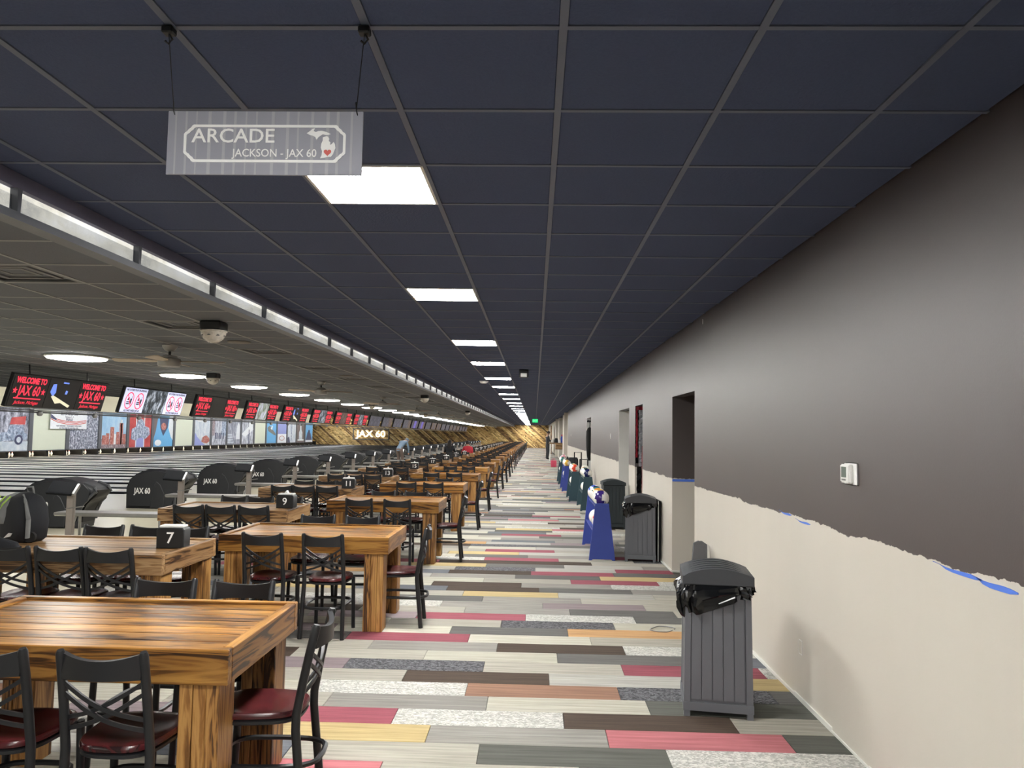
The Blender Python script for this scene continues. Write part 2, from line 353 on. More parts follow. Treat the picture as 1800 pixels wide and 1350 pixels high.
while R0+j*RW < YF:
    y0 = R0+j*RW
    seam, fix = ROWS.get(j, (rng.uniform(-.5, .5), {}))
    i = int(math.floor((XC0-seam)/RL))
    while seam+i*RL < XW:
        a, b = max(XC0, seam+i*RL), min(XW, seam+(i+1)*RL)
        if b-a > .03:
            nm = fix.get(i) or rng.choices(WN, WW)[0]
            for (sx, sy), v in SPOT.items():
                if a <= sx < b and y0 <= sy < y0+RW: nm = v
            c = lin(PAL[nm]); t = rng.uniform(.92, 1.08); g_ = .3*c[0]+.5*c[1]+.2*c[2]; c = tuple(min(1, (q*.76+g_*.24)*t*.80) for q in c[:3])+(FIG.get(nm, 1.0),)
            planks.append((a, b, y0, c))
        i += 1
    j += 1
def in_view(x, y): return y > 3.4 and abs(x/y) < .78 and -x/y < .74
for a, b, y0, c in planks:
    if single < 300 and (in_view(a, y0+.2) or in_view(b, y0+.2)) and b > -2.9:
        o = ob('plank', plank_mesh(b-a), floor, (a, y0, 0)); o.color = c; single += 1
    else:
        n = len(verts); y1 = min(y0+RW, YF)-.001
        verts += [(a+.0015, y0+.001, 0), (b-.0015, y0+.001, 0), (b-.0015, y1, 0), (a+.0015, y1, 0), (a+.0015, y0+.001, -.008), (b-.0015, y0+.001, -.008), (b-.0015, y1, -.008), (a+.0015, y1, -.008)]
        faces += [(n, n+1, n+2, n+3), (n, n+4, n+5, n+1), (n+1, n+5, n+6, n+2), (n+2, n+6, n+7, n+3), (n+3, n+7, n+4, n)]
        cols.append(c)
me = bpy.data.meshes.new('carpet_planks'); me.from_pydata(verts, [], faces)
ca_ = me.color_attributes.new('Col', 'FLOAT_COLOR', 'CORNER')
arr = np.repeat(np.array(cols, np.float32), 20, axis=0).ravel(); ca_.data.foreach_set('color', arr)
me.materials.append(M['carpet_far']); stuff(ob('carpet_planks', me, floor))

# ---- approach and lanes
b = bm_(); box(b, -10.3, XC0, YB, YF, -.2, 0)
approach = struct(part('floor_approach', b, 'approach'))
b = bm_(); box(b, XP-2.6, -10.3, YB, YF, -.4, -.12)
lanes = struct(part('floor_lanes', b, 'gutter'))
LX0, LX1 = XP+.15, -10.3
bl = bm_(); box(bl, LX0, LX1, -.5334, .5334, -.12, 0); lane_me = mesh_of('lane', bl, 'lane')
bg = bm_()
prism(bg, [(-.117, 0), (-.117, -.02), (-.06, -.085), (.06, -.085), (.117, -.02), (.117, 0), (.1, 0), (.055, -.07), (-.055, -.07), (-.1, 0)], LX1-LX0, 'x', LX0); gut_me = mesh_of('gutter', bg, 'gutter')
bc = bm_(); prism(bc, [(-.07, -.1), (-.07, .008), (-.05, .02), (.05, .02), (.07, .008), (.07, -.1)], LX1-LX0+.25, 'x', LX0); cap_me = mesh_of('capping', bc, 'capping')
bc = bm_(); prism(bc, [(-.10, -.1), (-.10, .015), (-.07, .035), (.07, .035), (.10, .015), (.10, -.1)], LX1-LX0+.5, 'x', LX0); ret_me = mesh_of('ball_track', bc, 'capping')
for k in range(2, 29):
    y = PB+P*k
    if y > YF-1: break
    ob('capping', cap_me, lanes, (0, y, 0))
    ob('ball_track', ret_me, lanes, (0, y+P/2, 0))
    for q in (.25, .75):
        yc = y+P*q
        if yc+.8 > YF: continue
        ob('lane', lane_me, lanes, (0, yc, 0))
        for s in (-1, 1): ob('gutter', gut_me, lanes, (0, yc+s*.652, 0))

# ---- aisle ceiling
X_T0 = .07                      # phase of the tile columns
Y_T0 = 2.30
def ceil_area(name, x0, x1, z, phase_x, phase_y, tmat, gmat, skip, near):
    b = bm_(); box(b, x0, x1, YB, YF, z+.02, z+.12)
    c = struct(part(name, b, tmat))
    b = bm_(); bbox(b, .013, T-.013, .013, T-.013, .004, .02, .003); tm = mesh_of('tile', b, tmat)
    xs, ys = [], []
    i = int(math.floor((x0-phase_x)/T))
    while phase_x+i*T < x1: xs.append(phase_x+i*T); i += 1
    j = int(math.floor((YB-phase_y)/T))+1
    while phase_y+j*T < YF: ys.append(phase_y+j*T); j += 1
    rest = bm_(); n = 0
    for yy in ys:
        for xx in xs:
            a, bb = max(xx, x0), min(xx+T, x1)
            if bb-a < .05 or yy+T > YF: continue
            if skip(xx+T/2, yy+T/2): continue
            cx, cy = (a+bb)/2, yy+T/2
            if n < 300 and near(cx, cy):
                n += 1
                if bb-a > T-.01: ob('tile', tm, c, (xx, yy, z))
                else:
                    b2 = bm_(); box(b2, .013, bb-a-.013, .013, T-.013, .004, .02); part('tile', b2, tmat, c, loc=(a, yy, z))
            else: box(rest, a+.013, bb-.013, yy+.013, yy+T-.013, z+.004, z+.02)
    stuff(part('ceiling_tiles', rest, tmat, c))
    g = bm_()
    for xx in xs:
        if xx > x0: box(g, xx-.013, xx+.013, YB, YF, z, z+.03)
    for yy in ys: box(g, x0, x1, yy-.011, yy+.011, z+.001, z+.03)
    part('grid_runners', g, gmat, c)
    return c
LIGHT_Y = []
k = -4
rows_l = []
y = Y_T0+2.5*T
step = [5, 6]
yy = y; s = 0
while yy < YF-1:
    rows_l.append(yy); yy += step[s % 2]*T; s += 1
yy = y; s = 1
while yy > YB+1:
    yy -= step[s % 2]*T; s += 1
    if yy > YB+1: rows_l.insert(0, yy)
XLT = X_T0-1.5*T                # light column centre
def skip_a(x, y): return abs(x-XLT) < .1 and any(abs(y-l) < .1 for l in rows_l)
def near_a(x, y): return y > 1.9 and -.75 < x/y < .75
ceil_a = ceil_area('ceiling', XS, XW, ZC, X_T0, Y_T0, 'tile_dark', 'grid_dark', skip_a, near_a)
vent_y = [4.98+T*i for i in range(0)]
def near_l(x, y): return y > 3.5 and -.76 < x/y
VENTS = []
XL0 = XS-T*.0
vy = Y_T0+4.5*T
for i in range(26):
    VENTS.append((XS-1.5*T, vy)); vy += (4 if i % 2 == 0 else 4)*T
VENTS = [v for v in VENTS if v[1] < 90]
def skip_l(x, y): return any(abs(x-vx) < .1 and abs(y-v) < .1 for vx, v in VENTS)
ceil_l = ceil_area('ceiling_lounge', XE, XS, ZL, XS-30*T, Y_T0, 'tile_lounge', 'grid_lounge', skip_l, near_l)
b = bm_(); box(b, XP-3, XE, YB, YF, 4.5, 4.6); box(b, XE-.1, XE, YB, YF, ZL+.02, 4.5)
struct(part('ceiling_lanes', b, 'tile_lounge'))

# ---- soffit strip between the ceilings
trim = struct(ob('trim_1', mesh_of('trim_1', (lambda b: (box(b, XS-.06, XS-.03, YB, YF, ZL-.01, ZC+.05), b)[1])(bm_()), 'soffit_metal')))
b = bm_(); box(b, XS-.03, XS+.045, YB, YF, ZL-.012, ZL+.028); part('lower_rail', b, 'soffit_metal', trim)
b = bm_(); box(b, XS-.03, XS+.03, YB, YF, ZC-.075, ZC); part('upper_rail', b, 'soffit_top', trim)
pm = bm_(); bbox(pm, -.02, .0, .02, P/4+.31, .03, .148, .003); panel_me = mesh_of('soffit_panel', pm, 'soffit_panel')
dm = bm_(); prism(dm, [(-.012, .028), (.012, .028), (.018, .15), (-.018, .15)], .055, 'x', -.03); div_me = mesh_of('divider', dm, 'soffit_metal')
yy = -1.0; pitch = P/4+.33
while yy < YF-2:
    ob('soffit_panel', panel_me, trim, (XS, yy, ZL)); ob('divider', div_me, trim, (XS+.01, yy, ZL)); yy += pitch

# ---- right wall with its openings
OPEN = [(8.31, 9.65, 2.15), (12.30, 13.20, 2.17), (14.06, 15.74, 2.17), (23.6, 25.6, 2.22)]
WEND = 40.0
b = bm_(); y0 = YB
for a, c, zt in OPEN+[(WEND, WEND, 0)]:
    box(b, XW, XW+.14, y0, a, -.01, ZC+.02)
    if zt: box(b, XW, XW+.14, a, c, zt, ZC+.02)
    y0 = c
wall_r = struct(part('wall_right', b, 'wall_paint'))
b = bm_()                                   # rooms and passage behind the openings
for a, c, zt in OPEN:
    d = 1.6
    box(b, XW+.14, XW+d, c, c+.1, -.01, zt+.05); box(b, XW+.14, XW+d, a-.1, a, -.01, zt+.05)
    box(b, XW+d, XW+d+.1, a-.1, c+.1, -.01, zt+.05)
struct(part('wall_passage', b, 'wall_paint'))
b = bm_()
for a, c, zt in OPEN: box(b, XW+.14, XW+1.7, a-.1, c+.1, zt+.02, zt+.1)
struct(part('ceiling_passage', b, 'brown_paint'))
b = bm_(); rg = random.Random(3); y = YB
segs = []
for a, c, zt in OPEN+[(WEND, WEND, 0)]: segs.append((y, a)); y = c
for a, c in segs:                           # ragged raw plaster edge along the foot of the wall
    yy = a
    while yy < c-.01:
        e = min(c, yy+rg.uniform(.15, .7)); box(b, XW-rg.uniform(.006, .014), XW+.001, yy, e, 0, rg.uniform(.012, .03)); yy = e
box(b, XW+.14, XW+1.6, 9.638, 9.652, 0, .022); box(b, XW, XW+.14, 9.636, 9.652, 0, .022)
struct(part('baseboard_right', b, 'white_paint'))
# blue masking tape left along the paint line
def tape(y0, y1, z0, z1, hh=.028):
    b = bm_(); n = 7
    up, lo = [], []
    for i in range(n+1):
        t = i/n; yy = y0+(y1-y0)*t; z = z0+(z1-z0)*t
        up.append((yy, z+.004*math.sin(7*t))); lo.append((yy, z-hh*(math.sin(math.pi*min(1, t*1.15+.03))**.6)*(1-.25*math.sin(5*t))))
    prism(b, up+lo[::-1], -.0025, 'x', XW)
    part('tape', b, 'tape_blue', wall_r)
tape(2.80, 3.10, 1.125, 1.135, .026); tape(3.02, 3.38, 1.13, 1.14, .018); tape(4.85, 5.12, 1.128, 1.135, .014); tape(5.2, 5.45, 1.15, 1.157, .016)
b = bm_(); box(b, XW+.002, XW+.36, 9.644, 9.65, 1.105, 1.135); part('tape', b, 'tape_blue', wall_r)
# lighter lining of the two further doorways
b = bm_(); box(b, XW, XW+.5, 15.725, 15.742, 0, 2.17); box(b, XW, XW+.5, 25.585, 25.602, 0, 2.22); struct(part('trim_2', b, 'white_paint'))
# beyond the long wall: piers, doors and a lit opening
b = bm_()
for a, c in ((40.6, 41.6), (47.0, 49.0), (56, 58.5), (66, 99)): box(b, XW+.05, XW+.4, a, c, 0, ZC+.02)
box(b, XW+1.8, XW+1.9, 40, 99, 0, ZC+.02)
struct(part('wall_right_far', b, 'beige'))
b = bm_(); box(b, XW-.12, XW+.1, 42.2, 42.5, 0, ZC); box(b, XW-.1, XW+.2, 60, 60.6, 0, ZC); struct(part('trim_3', b, 'beige'))
b = bm_(); bbox(b, XW-.3, XW-.22, 68, 71.2, 0, 2.5, .01); struct(part('door_1', b, 'wood_old_y'))
b = bm_(); box(b, XW+.14, XW+6, YB, WEND, ZC, ZC+.1); box(b, XW, XW+2, WEND, YF, ZC+.02, ZC+.1); struct(part('ceiling_far', b, 'tile_dark'))

# ---- end wall of diagonal boards
b = bm_(); box(b, XP-3, XW+6, YF+.03, YF+.2, -.2, 4.6); wall_f = struct(part('wall_far', b, 'pit'))
def clip(poly, x0, x1, z0, z1):
    for ax, lim, sg in ((0, x0, 1), (0, x1, -1), (1, z0, 1), (1, z1, -1)):
        out = []
        for i, p in enumerate(poly):
            q = poly[(i+1) % len(poly)]; dp, dq = sg*(p[ax]-lim), sg*(q[ax]-lim)
            if dp >= 0: out.append(p)
            if dp*dq < 0:
                t = dp/(dp-dq); out.append((p[0]+(q[0]-p[0])*t, p[1]+(q[1]-p[1])*t))
        poly = out
        if len(poly) < 3: return []
    return poly
rg = random.Random(5); x = XP-1.6; slope = 1.15; ZT = 4.5
while x < XW+4:
    wd = rg.choice([.16, .2, .24, .3]); d = rg.uniform(.012, .04)
    # board runs from upper left to lower right
    quad = [(x, ZT), (x+wd-.02, ZT), (x+wd-.02+ZT*slope, 0), (x+ZT*slope, 0)]
    poly = clip([(u-ZT*slope*.0, v) for u, v in quad], XP-1.3, XW+2, 0, ZT)
    poly2 = clip([(u-ZT*slope, v) for u, v in quad], XP-1.3, XW+2, 0, ZT) if x < XP+6 else []
    for pp in (poly, poly2):
        if len(pp) >= 3:
            bb = bm_(); prism(bb, pp, d, 'y', YF+.03-d); part('board', bb, 'barn_%d' % rg.choices([0, 1, 2, 3], [5, 4, 3, 3])[0], wall_f)
    x += wd
# the illuminated house sign on it
t = thing('wall_sign', 'framed lettering sign JAX 60 on the diagonal board end wall', 'sign', (-21.1, YF-.06, 1.41))
b = bm_(); fw = .11
box(b, -2.35, 2.35, -.12, .0, .73-fw, .73); box(b, -2.35, 2.35, -.12, 0, -.73, -.73+fw); box(b, -2.35, -2.35+fw, -.12, 0, -.73+fw, .73-fw); box(b, 2.35-fw, 2.35, -.12, 0, -.73+fw, .73-fw)
part('frame', b, 'mask_frame', t)
ob('lettering', text_mesh('JAX 60', 1.15, 'sign_letter', .035, .05, squeeze=1.12), t, (0, -.06, 0), FACE_VIEWER)

# ---- left end: wall over the pin decks, wall behind the viewer
b = bm_(); box(b, XP-.35, XP-.2, YB, YF, 2.5, 4.6); box(b, XP-3, XP-2.6, YB, YF, -.4, 4.6)
struct(part('wall_left', b, 'cream'))
b = bm_(); box(b, XP-3, XW+.2, YB-.15, YB, -.4, 4.6); struct(part('wall_back', b, 'beige'))

# ================================================================== LIGHTS OF THE ROOM
b = bm_()
for q in ((-.3, .3, -.3, -.285), (-.3, .3, .285, .3), (-.3, -.285, -.285, .285), (.285, .3, -.285, .285)): box(b, q[0], q[1], q[2], q[3], -.004, .02)
fr_me = mesh_of('frame', b, 'white_paint')
b = bm_(); box(b, -.285, .285, -.285, .285, .0, .015); df_me = mesh_of('diffuser', b, 'panel_light')
vis = 0
for y in rows_l:
    if y > 2.9:
        lb = ('%s square white ceiling light panel over the aisle, counted from the front' % ORD[vis]).replace('first square', 'nearest square') if vis < 9 else 'one of the small far square light panels near the end of the aisle row'
        vis += 1
    else: lb = 'square white ceiling light panel in the aisle row behind the hanging sign'
    t = thing('ceiling_light', lb, 'ceiling light', (XLT, y, ZC), 0, 'square light panels over the aisle')
    ob('frame', fr_me, t); ob('diffuser', df_me, t)
b = bm_(); lathe(b, [(.41, .0), (.42, -.02), (.40, -.03)], 28); ring_me = mesh_of('rim', b, 'white_paint', 40)
b = bm_(); lathe(b, [(.395, -.028), (.38, -.045), (.25, -.062), (0, -.068)], 28); lens_me = mesh_of('lens', b, 'disc_light', 60)
y = 10.85; i = 0
ys = [y+P*k for k in range(-5, 27)]
vis = 0
for y in ys:
    if y > YF-2: continue
    if y > 10:
        lb = ('%s round white ceiling light from the left over the lounge' % ORD[vis]).replace('first round', 'leftmost round') if vis < 7 else 'small distant round ceiling light over the lounge, beyond the seventh'
        vis += 1
    else: lb = 'round white ceiling light over the lounge out of frame on the left'
    t = thing('round_ceiling_light', lb, 'ceiling light', (-6.6, y, ZL), 0, 'round ceiling lights over the lounge')
    ob('rim', ring_me, t); ob('lens', lens_me, t)
# assumed strip lights on the high ceiling, added unseen to light the masks
b = bm_(); bbox(b, -.12, .12, -1.5, 1.5, 0, .06, .01); h_me = mesh_of('housing', b, 'white_paint')
b = bm_(); bbox(b, -.09, .09, -1.45, 1.45, -.03, 0.002, .008); l_me = mesh_of('tube_cover', b, 'added_lane_light')
for k in range(0, 29, 1):
    y = PB+P*(k+.5)
    if y > YF-2: break
    t = thing('added_strip_light', 'unseen strip light added on the high ceiling to light the masks', 'ceiling light', (-23.8, y, 4.44), 0, 'added strip lights over the pin decks')
    ob('housing', h_me, t); ob('tube_cover', l_me, t)

# ================================================================== TABLES
def table_parts(old):
    """local origin on the floor under the centre of the top; long side along x"""
    W, D, H, A = 1.43, .90, .78, .14
    wx, wy = ('wood_old_x', 'wood_old_y') if old else ('wood_x', 'wood_y')
    out = []
    t = .045
    for s in (-1, 1):
        b = bm_(); y = s*(D/2-t/2); bbox(b, -W/2, W/2, y-t/2, y+t/2, H-A, H, .004); out.append(('apron', b, wx))
        b = bm_(); x = s*(W/2-t/2); bbox(b, x-t/2, x+t/2, -D/2+t+.001, D/2-t-.001, H-A, H, .004); out.append(('apron', b, wy))
    n = 7; pw = (D-2*t-.004)/n
    for i in range(n):
        b = bm_(); y = -D/2+t+.002+i*pw; bbox(b, -W/2+t+.002, W/2-t-.002, y+.0015, y+pw-.0015, H-.05, H-.012, .003); out.append(('plank', b, wx))
    lw = .165
    for sx in (-1, 1):
        for sy in (-1, 1):
            b = bm_(); x = sx*(W/2-(.10 if old else .125)); y = sy*(D/2-.115)
            for i in range(3):
                x0 = x-lw/2+i*lw/3; d = .004 if i == 1 else 0
                bbox(b, x0+.001, x0+lw/3-.001, y-lw/2+d, y+lw/2-d, 0, H-A+.03, .004)
            out.append(('leg', b, 'wood_z'))
    return out
def build(name, parts, root):
    for p in parts: part(p[0], p[1], p[2], root, p[3] if len(p) > 3 else None)
    return root
def flat_of(name, parts):
    return join_meshes(name, [(mesh_of(p[0], p[1], p[2], p[3] if len(p) > 3 else None), Matrix.Identity(4)) for p in parts])
AX, BX = -1.915, -3.375          # centres of the two table columns
AY = [3.08+P*k+.45 for k in range(28)]
BY = [5.30, 8.42, 11.7]+[15.05+P*k for k in range(24)]
BY = [y+.45 for y in BY]
BXO = [.11, -.04, -.11]+[-.13]*40
AY = [y for y in AY if y < YF-4]; BY = [y for y in BY if y < YF-4]
NT = 6
def nth(k): return ORD[k]
ta = build('dining_table', table_parts(False), thing('dining_table', 'heavy glossy wooden table in the foreground, nearest of the tables along the aisle', 'table', (AX, AY[0], 0), 0, 'wooden tables along the aisle'))
ta_far = flat_of('dining_table', table_parts(False))
for k, y in enumerate(AY[1:], 1):
    if k < NT: dup(ta, (AX, y, 0), 0, '%s wooden table from the front in the row along the aisle' % nth(k))
    else:
        o = ob('dining_table', ta_far, None, (AX, y, 0)); tag(o, ('%s wooden table from the front in the aisle row' % nth(k)) if k < 12 else 'one of the tiny far wooden tables ending the aisle row, past the twelfth', 'table', 'wooden tables along the aisle')
tb = build('lounge_table', table_parts(True), thing('lounge_table', 'weathered wooden table carrying the backpack and the number seven holder', 'table', (BX+BXO[0], BY[0], 0), 0, 'wooden tables in the lane-side row'))
tb_far = flat_of('lounge_table', table_parts(True))
for k, y in enumerate(BY[1:], 1):
    lb = 'weathered wooden table that carries the number %s holder' % NUM[7+2*k] if k < 10 else 'one of the tiny far wooden tables in the lane-side row, past number twenty-five'
    if k < NT: dup(tb, (BX+BXO[k], y, 0), 0, lb)
    else: tag(ob('lounge_table', tb_far, None, (BX+BXO[k], y, 0)), lb, 'table', 'wooden tables in the lane-side row')

# ================================================================== CHAIRS
def chair_parts(lo=False):
    """local origin on the floor; the sitter looks along +y"""
    n = 6 if lo else 8; out = []
    # seat: rounded outline, dished
    N = 12 if lo else 28
    def outline(sc, dy=0):
        pts = []
        for i in range(N):
            a = 2*math.pi*i/N; c, s = math.cos(a), math.sin(a); e = .62
            x = .185*abs(c)**e*(1 if c > 0 else -1)*sc; y = .19*abs(s)**e*(1 if s > 0 else -1)*sc
            pts.append((x*(1+.09*y/.19), y+dy))
        return pts
    b = bm_(); rings = []
    for sc, z in ((.94, .438), (1, .446), (1, .458), (.965, .467), (.86, .468), (.6, .461), (.3, .457)):
        rings.append([b.verts.new((x, y, z)) for x, y in outline(sc)])
    for A, B in zip(rings, rings[1:]):
        for i in range(N): b.faces.new((A[i], A[(i+1) % N], B[(i+1) % N], B[i]))
    b.faces.new(rings[0][::-1]); b.faces.new(rings[-1])
    out.append(('seat', b, 'seat_wood', 50))
    b = bm_(); tube(b, [(x*.93, y*.93, .428) for x, y in outline(1)], .011, 6, True); out.append(('seat_frame', b, 'black_metal', 50))
    def post(s, z):   # centre line of a rear post
        if z < .43: t = z/.43; return Vector((s*(.19-.012*t), -.225+.045*t, z))
        t = (z-.43)/.40; return Vector((s*(.178-.006*t), -.18-.075*t**1.2, z))
    for s in (-1, 1):
        b = bm_(); tube(b, [post(s, z) for z in ((0, .43, .835) if lo else (0, .2, .40, .46, .6, .72, .823, .835))], .019 if lo else [.019]*7+[.013], n); out.append(('back_post', b, 'black_metal', 50))
    for s in (-1, 1):
        b = bm_(); tube(b, [(s*.178, .175, 0), (s*.172, .155, .43)], .0175, n); out.append(('leg', b, 'black_metal', 50))
    # top rail: a slab bowed to the rear with a dipping upper edge
    b = bm_(); K = 4 if lo else 10; fr, bk = [], []
    for i in range(K+1):
        u = i/K*2-1; bow = -.035*(1-u*u)
        zt = .827-.022*(1-u*u); zb = .733+.002*(1-u*u)
        y0 = post(1, .78).y+bow
        row = [b.verts.new((u*.165, y0+.006+.006*q, zz)) for q, zz in ((1, zb), (1, zt))]+[b.verts.new((u*.165, y0-.006-.006*q, zz)) for q, zz in ((1, zt), (1, zb))]
        fr.append(row)
    for A, B in zip(fr, fr[1:]):
        for i in range(4): b.faces.new((A[i], A[(i+1) % 4], B[(i+1) % 4], B[i]))
    b.faces.new(fr[0]); b.faces.new(fr[-1][::-1]); bmesh.ops.recalc_face_normals(b, faces=b.faces)
    out.append(('top_rail', b, 'black_metal', 50))
    for s in (-1, 1):
        for za, zb in ((.718, .575), (.676, .533)):
            b = bm_(); K = 3 if lo else 8; pts = []
            for i in range(K+1):
                u = i/K; z = za+(zb-za)*u-.018*math.sin(math.pi*u); x = s*(-.168+.336*u)
                pts.append((x, post(1, z).y-.03*math.sin(math.pi*u)-.004*s, z))
            tube(b, pts, .013, 4, flat=(.5, .85)); out.append(('cross_bar', b, 'black_metal', 50))
    # footrest hoop
    b = bm_(); pts = []; K = 8 if lo else 24
    for i in range(K):
        a = 2*math.pi*i/K; c, s = math.cos(a), math.sin(a); e = .5
        x = .178*abs(c)**e*(1 if c > 0 else -1); y = -.03+(.195 if s > 0 else .235)*abs(s)**(e if s > 0 else .75)*(1 if s > 0 else -1)
        pts.append((x, y, .25))
    tube(b, pts, .012, 6, True); out.append(('stretcher', b, 'black_metal', 50))
    for p in out: bmesh.ops.scale(p[1], vec=(.9, 1, 1), verts=p[1].verts)
    return out
GC = 'cross-back metal chairs around the wooden tables'
chair0 = build('dining_chair', chair_parts(), thing('dining_chair', 'x', 'chair', (0, 0, 0), 0, GC))
chair_far = flat_of('dining_chair', chair_parts(True))
used = [False]
def place(x, y, rz, label, detail):
    if detail:
        if not used[0]:
            used[0] = True; chair0.location = (x, y, 0); chair0.rotation_euler = (0, 0, rz); chair0['label'] = label; return chair0
        return dup(chair0, (x, y, 0), rz, label)
    o = ob('dining_chair', chair_far, None, (x, y, 0), (0, 0, rz)); return tag(o, label, 'chair', GC)
rg = random.Random(21)
def jit(a): return rg.uniform(-a, a)
for k, y in enumerate(AY):
    det = k < 5
    who = 'the %s aisle table from the front' % nth(k)
    far = k >= 10
    fl = 'tiny distant black chair along the aisle tables, past the tenth table'
    xs = [AX-.235, AX+.235]
    if k == 0: xs = [-2.02, -1.585]
    for i, x in enumerate(xs):
        side = ('left', 'right')[i]
        place(x+jit(.02), y-.44+jit(.02), jit(.05), fl if far else ('black cross-back chair, near %s one at %s' % (side, who)), det)
        place(x+.02+jit(.02), y+.46+jit(.02), math.pi+jit(.05), fl if far else ('black chair on the far %s side of %s' % (side, who)), det)
    place(-1.175+jit(.015), y-.06+jit(.04), R_(90)+jit(.08), fl if far else ('black red-seated chair at the right end of %s' % who), det)
for k, y in enumerate(BY):
    det = k < 4
    who = 'the table numbered %s' % NUM.get(7+2*k, '')
    far = k >= 8
    fl = 'tiny distant black chair along the lane-side tables, past number twenty-one'
    xs = [q+BXO[k] for q in (BX-.35, BX, BX+.355)]
    if k == 0: xs = [-3.62, -3.262, -2.90]
    for i, x in enumerate(xs):
        side = ('left', 'middle', 'right')[i]
        place(x+jit(.01), y-.245+jit(.01), jit(.04), fl if far else ('black chair, back to the viewer, %s one at %s' % (side, who)), det)
        if k < 14: place(x+jit(.01), y+.5+jit(.02), math.pi+jit(.05), fl if far else ('black chair on the far side, %s one at %s' % (side, who)), det and k < 2)

# ================================================================== NUMBER HOLDERS
def caddy(no, x, y, z, detail):
    lb = 'black table holder showing a white number %s' % NUM[no] if no < 27 else 'tiny distant black number holder, past number twenty-five'
    t = thing('number_holder', lb, 'number holder', (x, y, z), R_(rg.uniform(-4, 8)), 'black number holders on the lane-side tables')
    b = bm_(); prism(b, [(-.10, .0), (-.07, .012), (.07, .012), (.10, 0), (.102, .135), (.09, .15), (-.09, .15), (-.102, .135)], .13, 'y', -.065, .006, 1); part('body', b, 'black_plastic', t, 40)
    b = bm_(); bbox(b, -.088, .088, -.05, .05, .148, .168, .006); part('napkins', b, 'plastic_white', t)
    if no > 7:
        b = bm_(); prism(b, [(-.05, .165), (.02, .165), (.0, .20), (-.02, .175)], .05, 'y', -.02); part('napkin_tip', b, 'plastic_white', t)
    ob('number', text_mesh(str(no), .115, 'letter_white', .001, .001), t, (0, -.067, .075), FACE_VIEWER, 'white number')
for k, y in enumerate(BY):
    if k < 20: caddy(7+2*k, BX+BXO[k]+.715-.14, y+(.0 if k == 0 else -.02)+jit(.08)*(k > 1), .768, True)
# ================================================================== BALL RETURNS, CONSOLES, BENCHES
def hood_parts(root):
    prof = [(-.62, 0), (-.63, .42), (-.56, .60), (-.42, .72), (-.2, .80), (.05, .82), (.26, .79), (.46, .72), (.60, .66), (.63, .60), (.60, .54), (.52, .50), (.44, .42), (.38, .28), (.40, .12), (.38, 0)]
    b = bm_(); prism(b, prof, .56, 'y', -.28, .05, 3); part('hood', b, 'hood', root, 40)
    b = bm_(); prism(b, [(.585, .63), (.60, .59), (.50, .49), (.42, .41), (.37, .29), (.385, .10), (.43, .10), (.42, .28), (.47, .39), (.55, .46), (.64, .53), (.66, .62)], .36, 'y', -.18, .01, 1); part('mouth', b, 'hood_mouth', root, 40)
    b = bm_()
    for s in (-1, 1):
        tube(b, [(.40, s*.24, .12), (.40, s*.24, .28), (.46, s*.24, .42), (.56, s*.24, .52), (.65, s*.22, .60), (.62, s*.2, .67), (.44, s*.2, .735)], .028, 6)
    part('lip', b, 'hood_grey', root, 50)
    b = bm_(); prism(b, [(-.1, .02), (.18, .02), (.2, .3), (.1, .5), (.02, .56), (-.02, .5), (-.02, .3)], .02, 'y', -.292, .008, 1); part('side_rib', b, 'hood', root, 40)
    ob('lettering', text_mesh('JAX 60', .16, 'letter_white', .004, .002, squeeze=.72), root, (-.27, -.283, .36), FACE_VIEWER, 'white house lettering')
    return root
HX = -7.83
GB = 'ball returns in front of the lanes'
hood0 = hood_parts(thing('ball_return', 'charcoal ball return hood lettered in white, behind the backpack, nearest one', 'ball return', (HX, 12.75, 0), 0, GB))
hood_y = [12.75+P*k for k in range(26) if 12.75+P*k < YF-3]
for k, y in enumerate(hood_y[1:], 1):
    dup(hood0, (HX, y, 0), 0, ('%s ball return hood from the left, charcoal with white lettering' % nth(k)) if k < 9 else 'one of the small far ball return hoods, past the ninth')
# consoles: slanted touch screen on a post
def console(root):
    b = bm_(); bbox(b, -.055, .055, -.03, .03, 0, .74, .012, 2); part('post', b, 'post_grey', root, 40)
    b = bm_(); bbox(b, -.14, .14, -.12, .12, 0, .015, .004); part('base_plate', b, 'post_grey', root)
    b = bm_(); bbox(b, -.19, .15, -.12, .12, -.02, .02, .008); hs = part('screen_housing', b, 'screen_matte', root, 40, (-.10, -.03, .80), (R_(42), R_(4), R_(6)))
    b = bm_(); bbox(b, -.17, .13, -.10, .10, .0205, .023, .001); part('screen', b, 'screen_matte', hs)
    b = bm_(); bbox(b, .15, .19, -.10, .10, -.03, .018, .006); part('side_cap', b, 'silver', hs)
    b = bm_(); tube(b, [(.0, .0, .70), (-.04, -.02, .79)], .03, 8); part('neck', b, 'post_grey', root, 50)
    b = bm_(); tube(b, [(-.06, -.02, .52), (.22, -.06, .56)], .008, 6); part('arm', b, 'silver', root, 50)
    return root
con0 = console(thing('scoring_console', 'scoring console on a grey post beside the backpack, nearest one', 'console', (-6.45, 10.65, 0), 0, 'scoring consoles'))
for k in range(1, 25):
    dup(con0, (-6.45, 10.65+P*k, 0), 0, ('%s scoring console on a grey post, counted from the left' % nth(k)) if k < 9 else 'one of the small far scoring consoles, past the ninth')
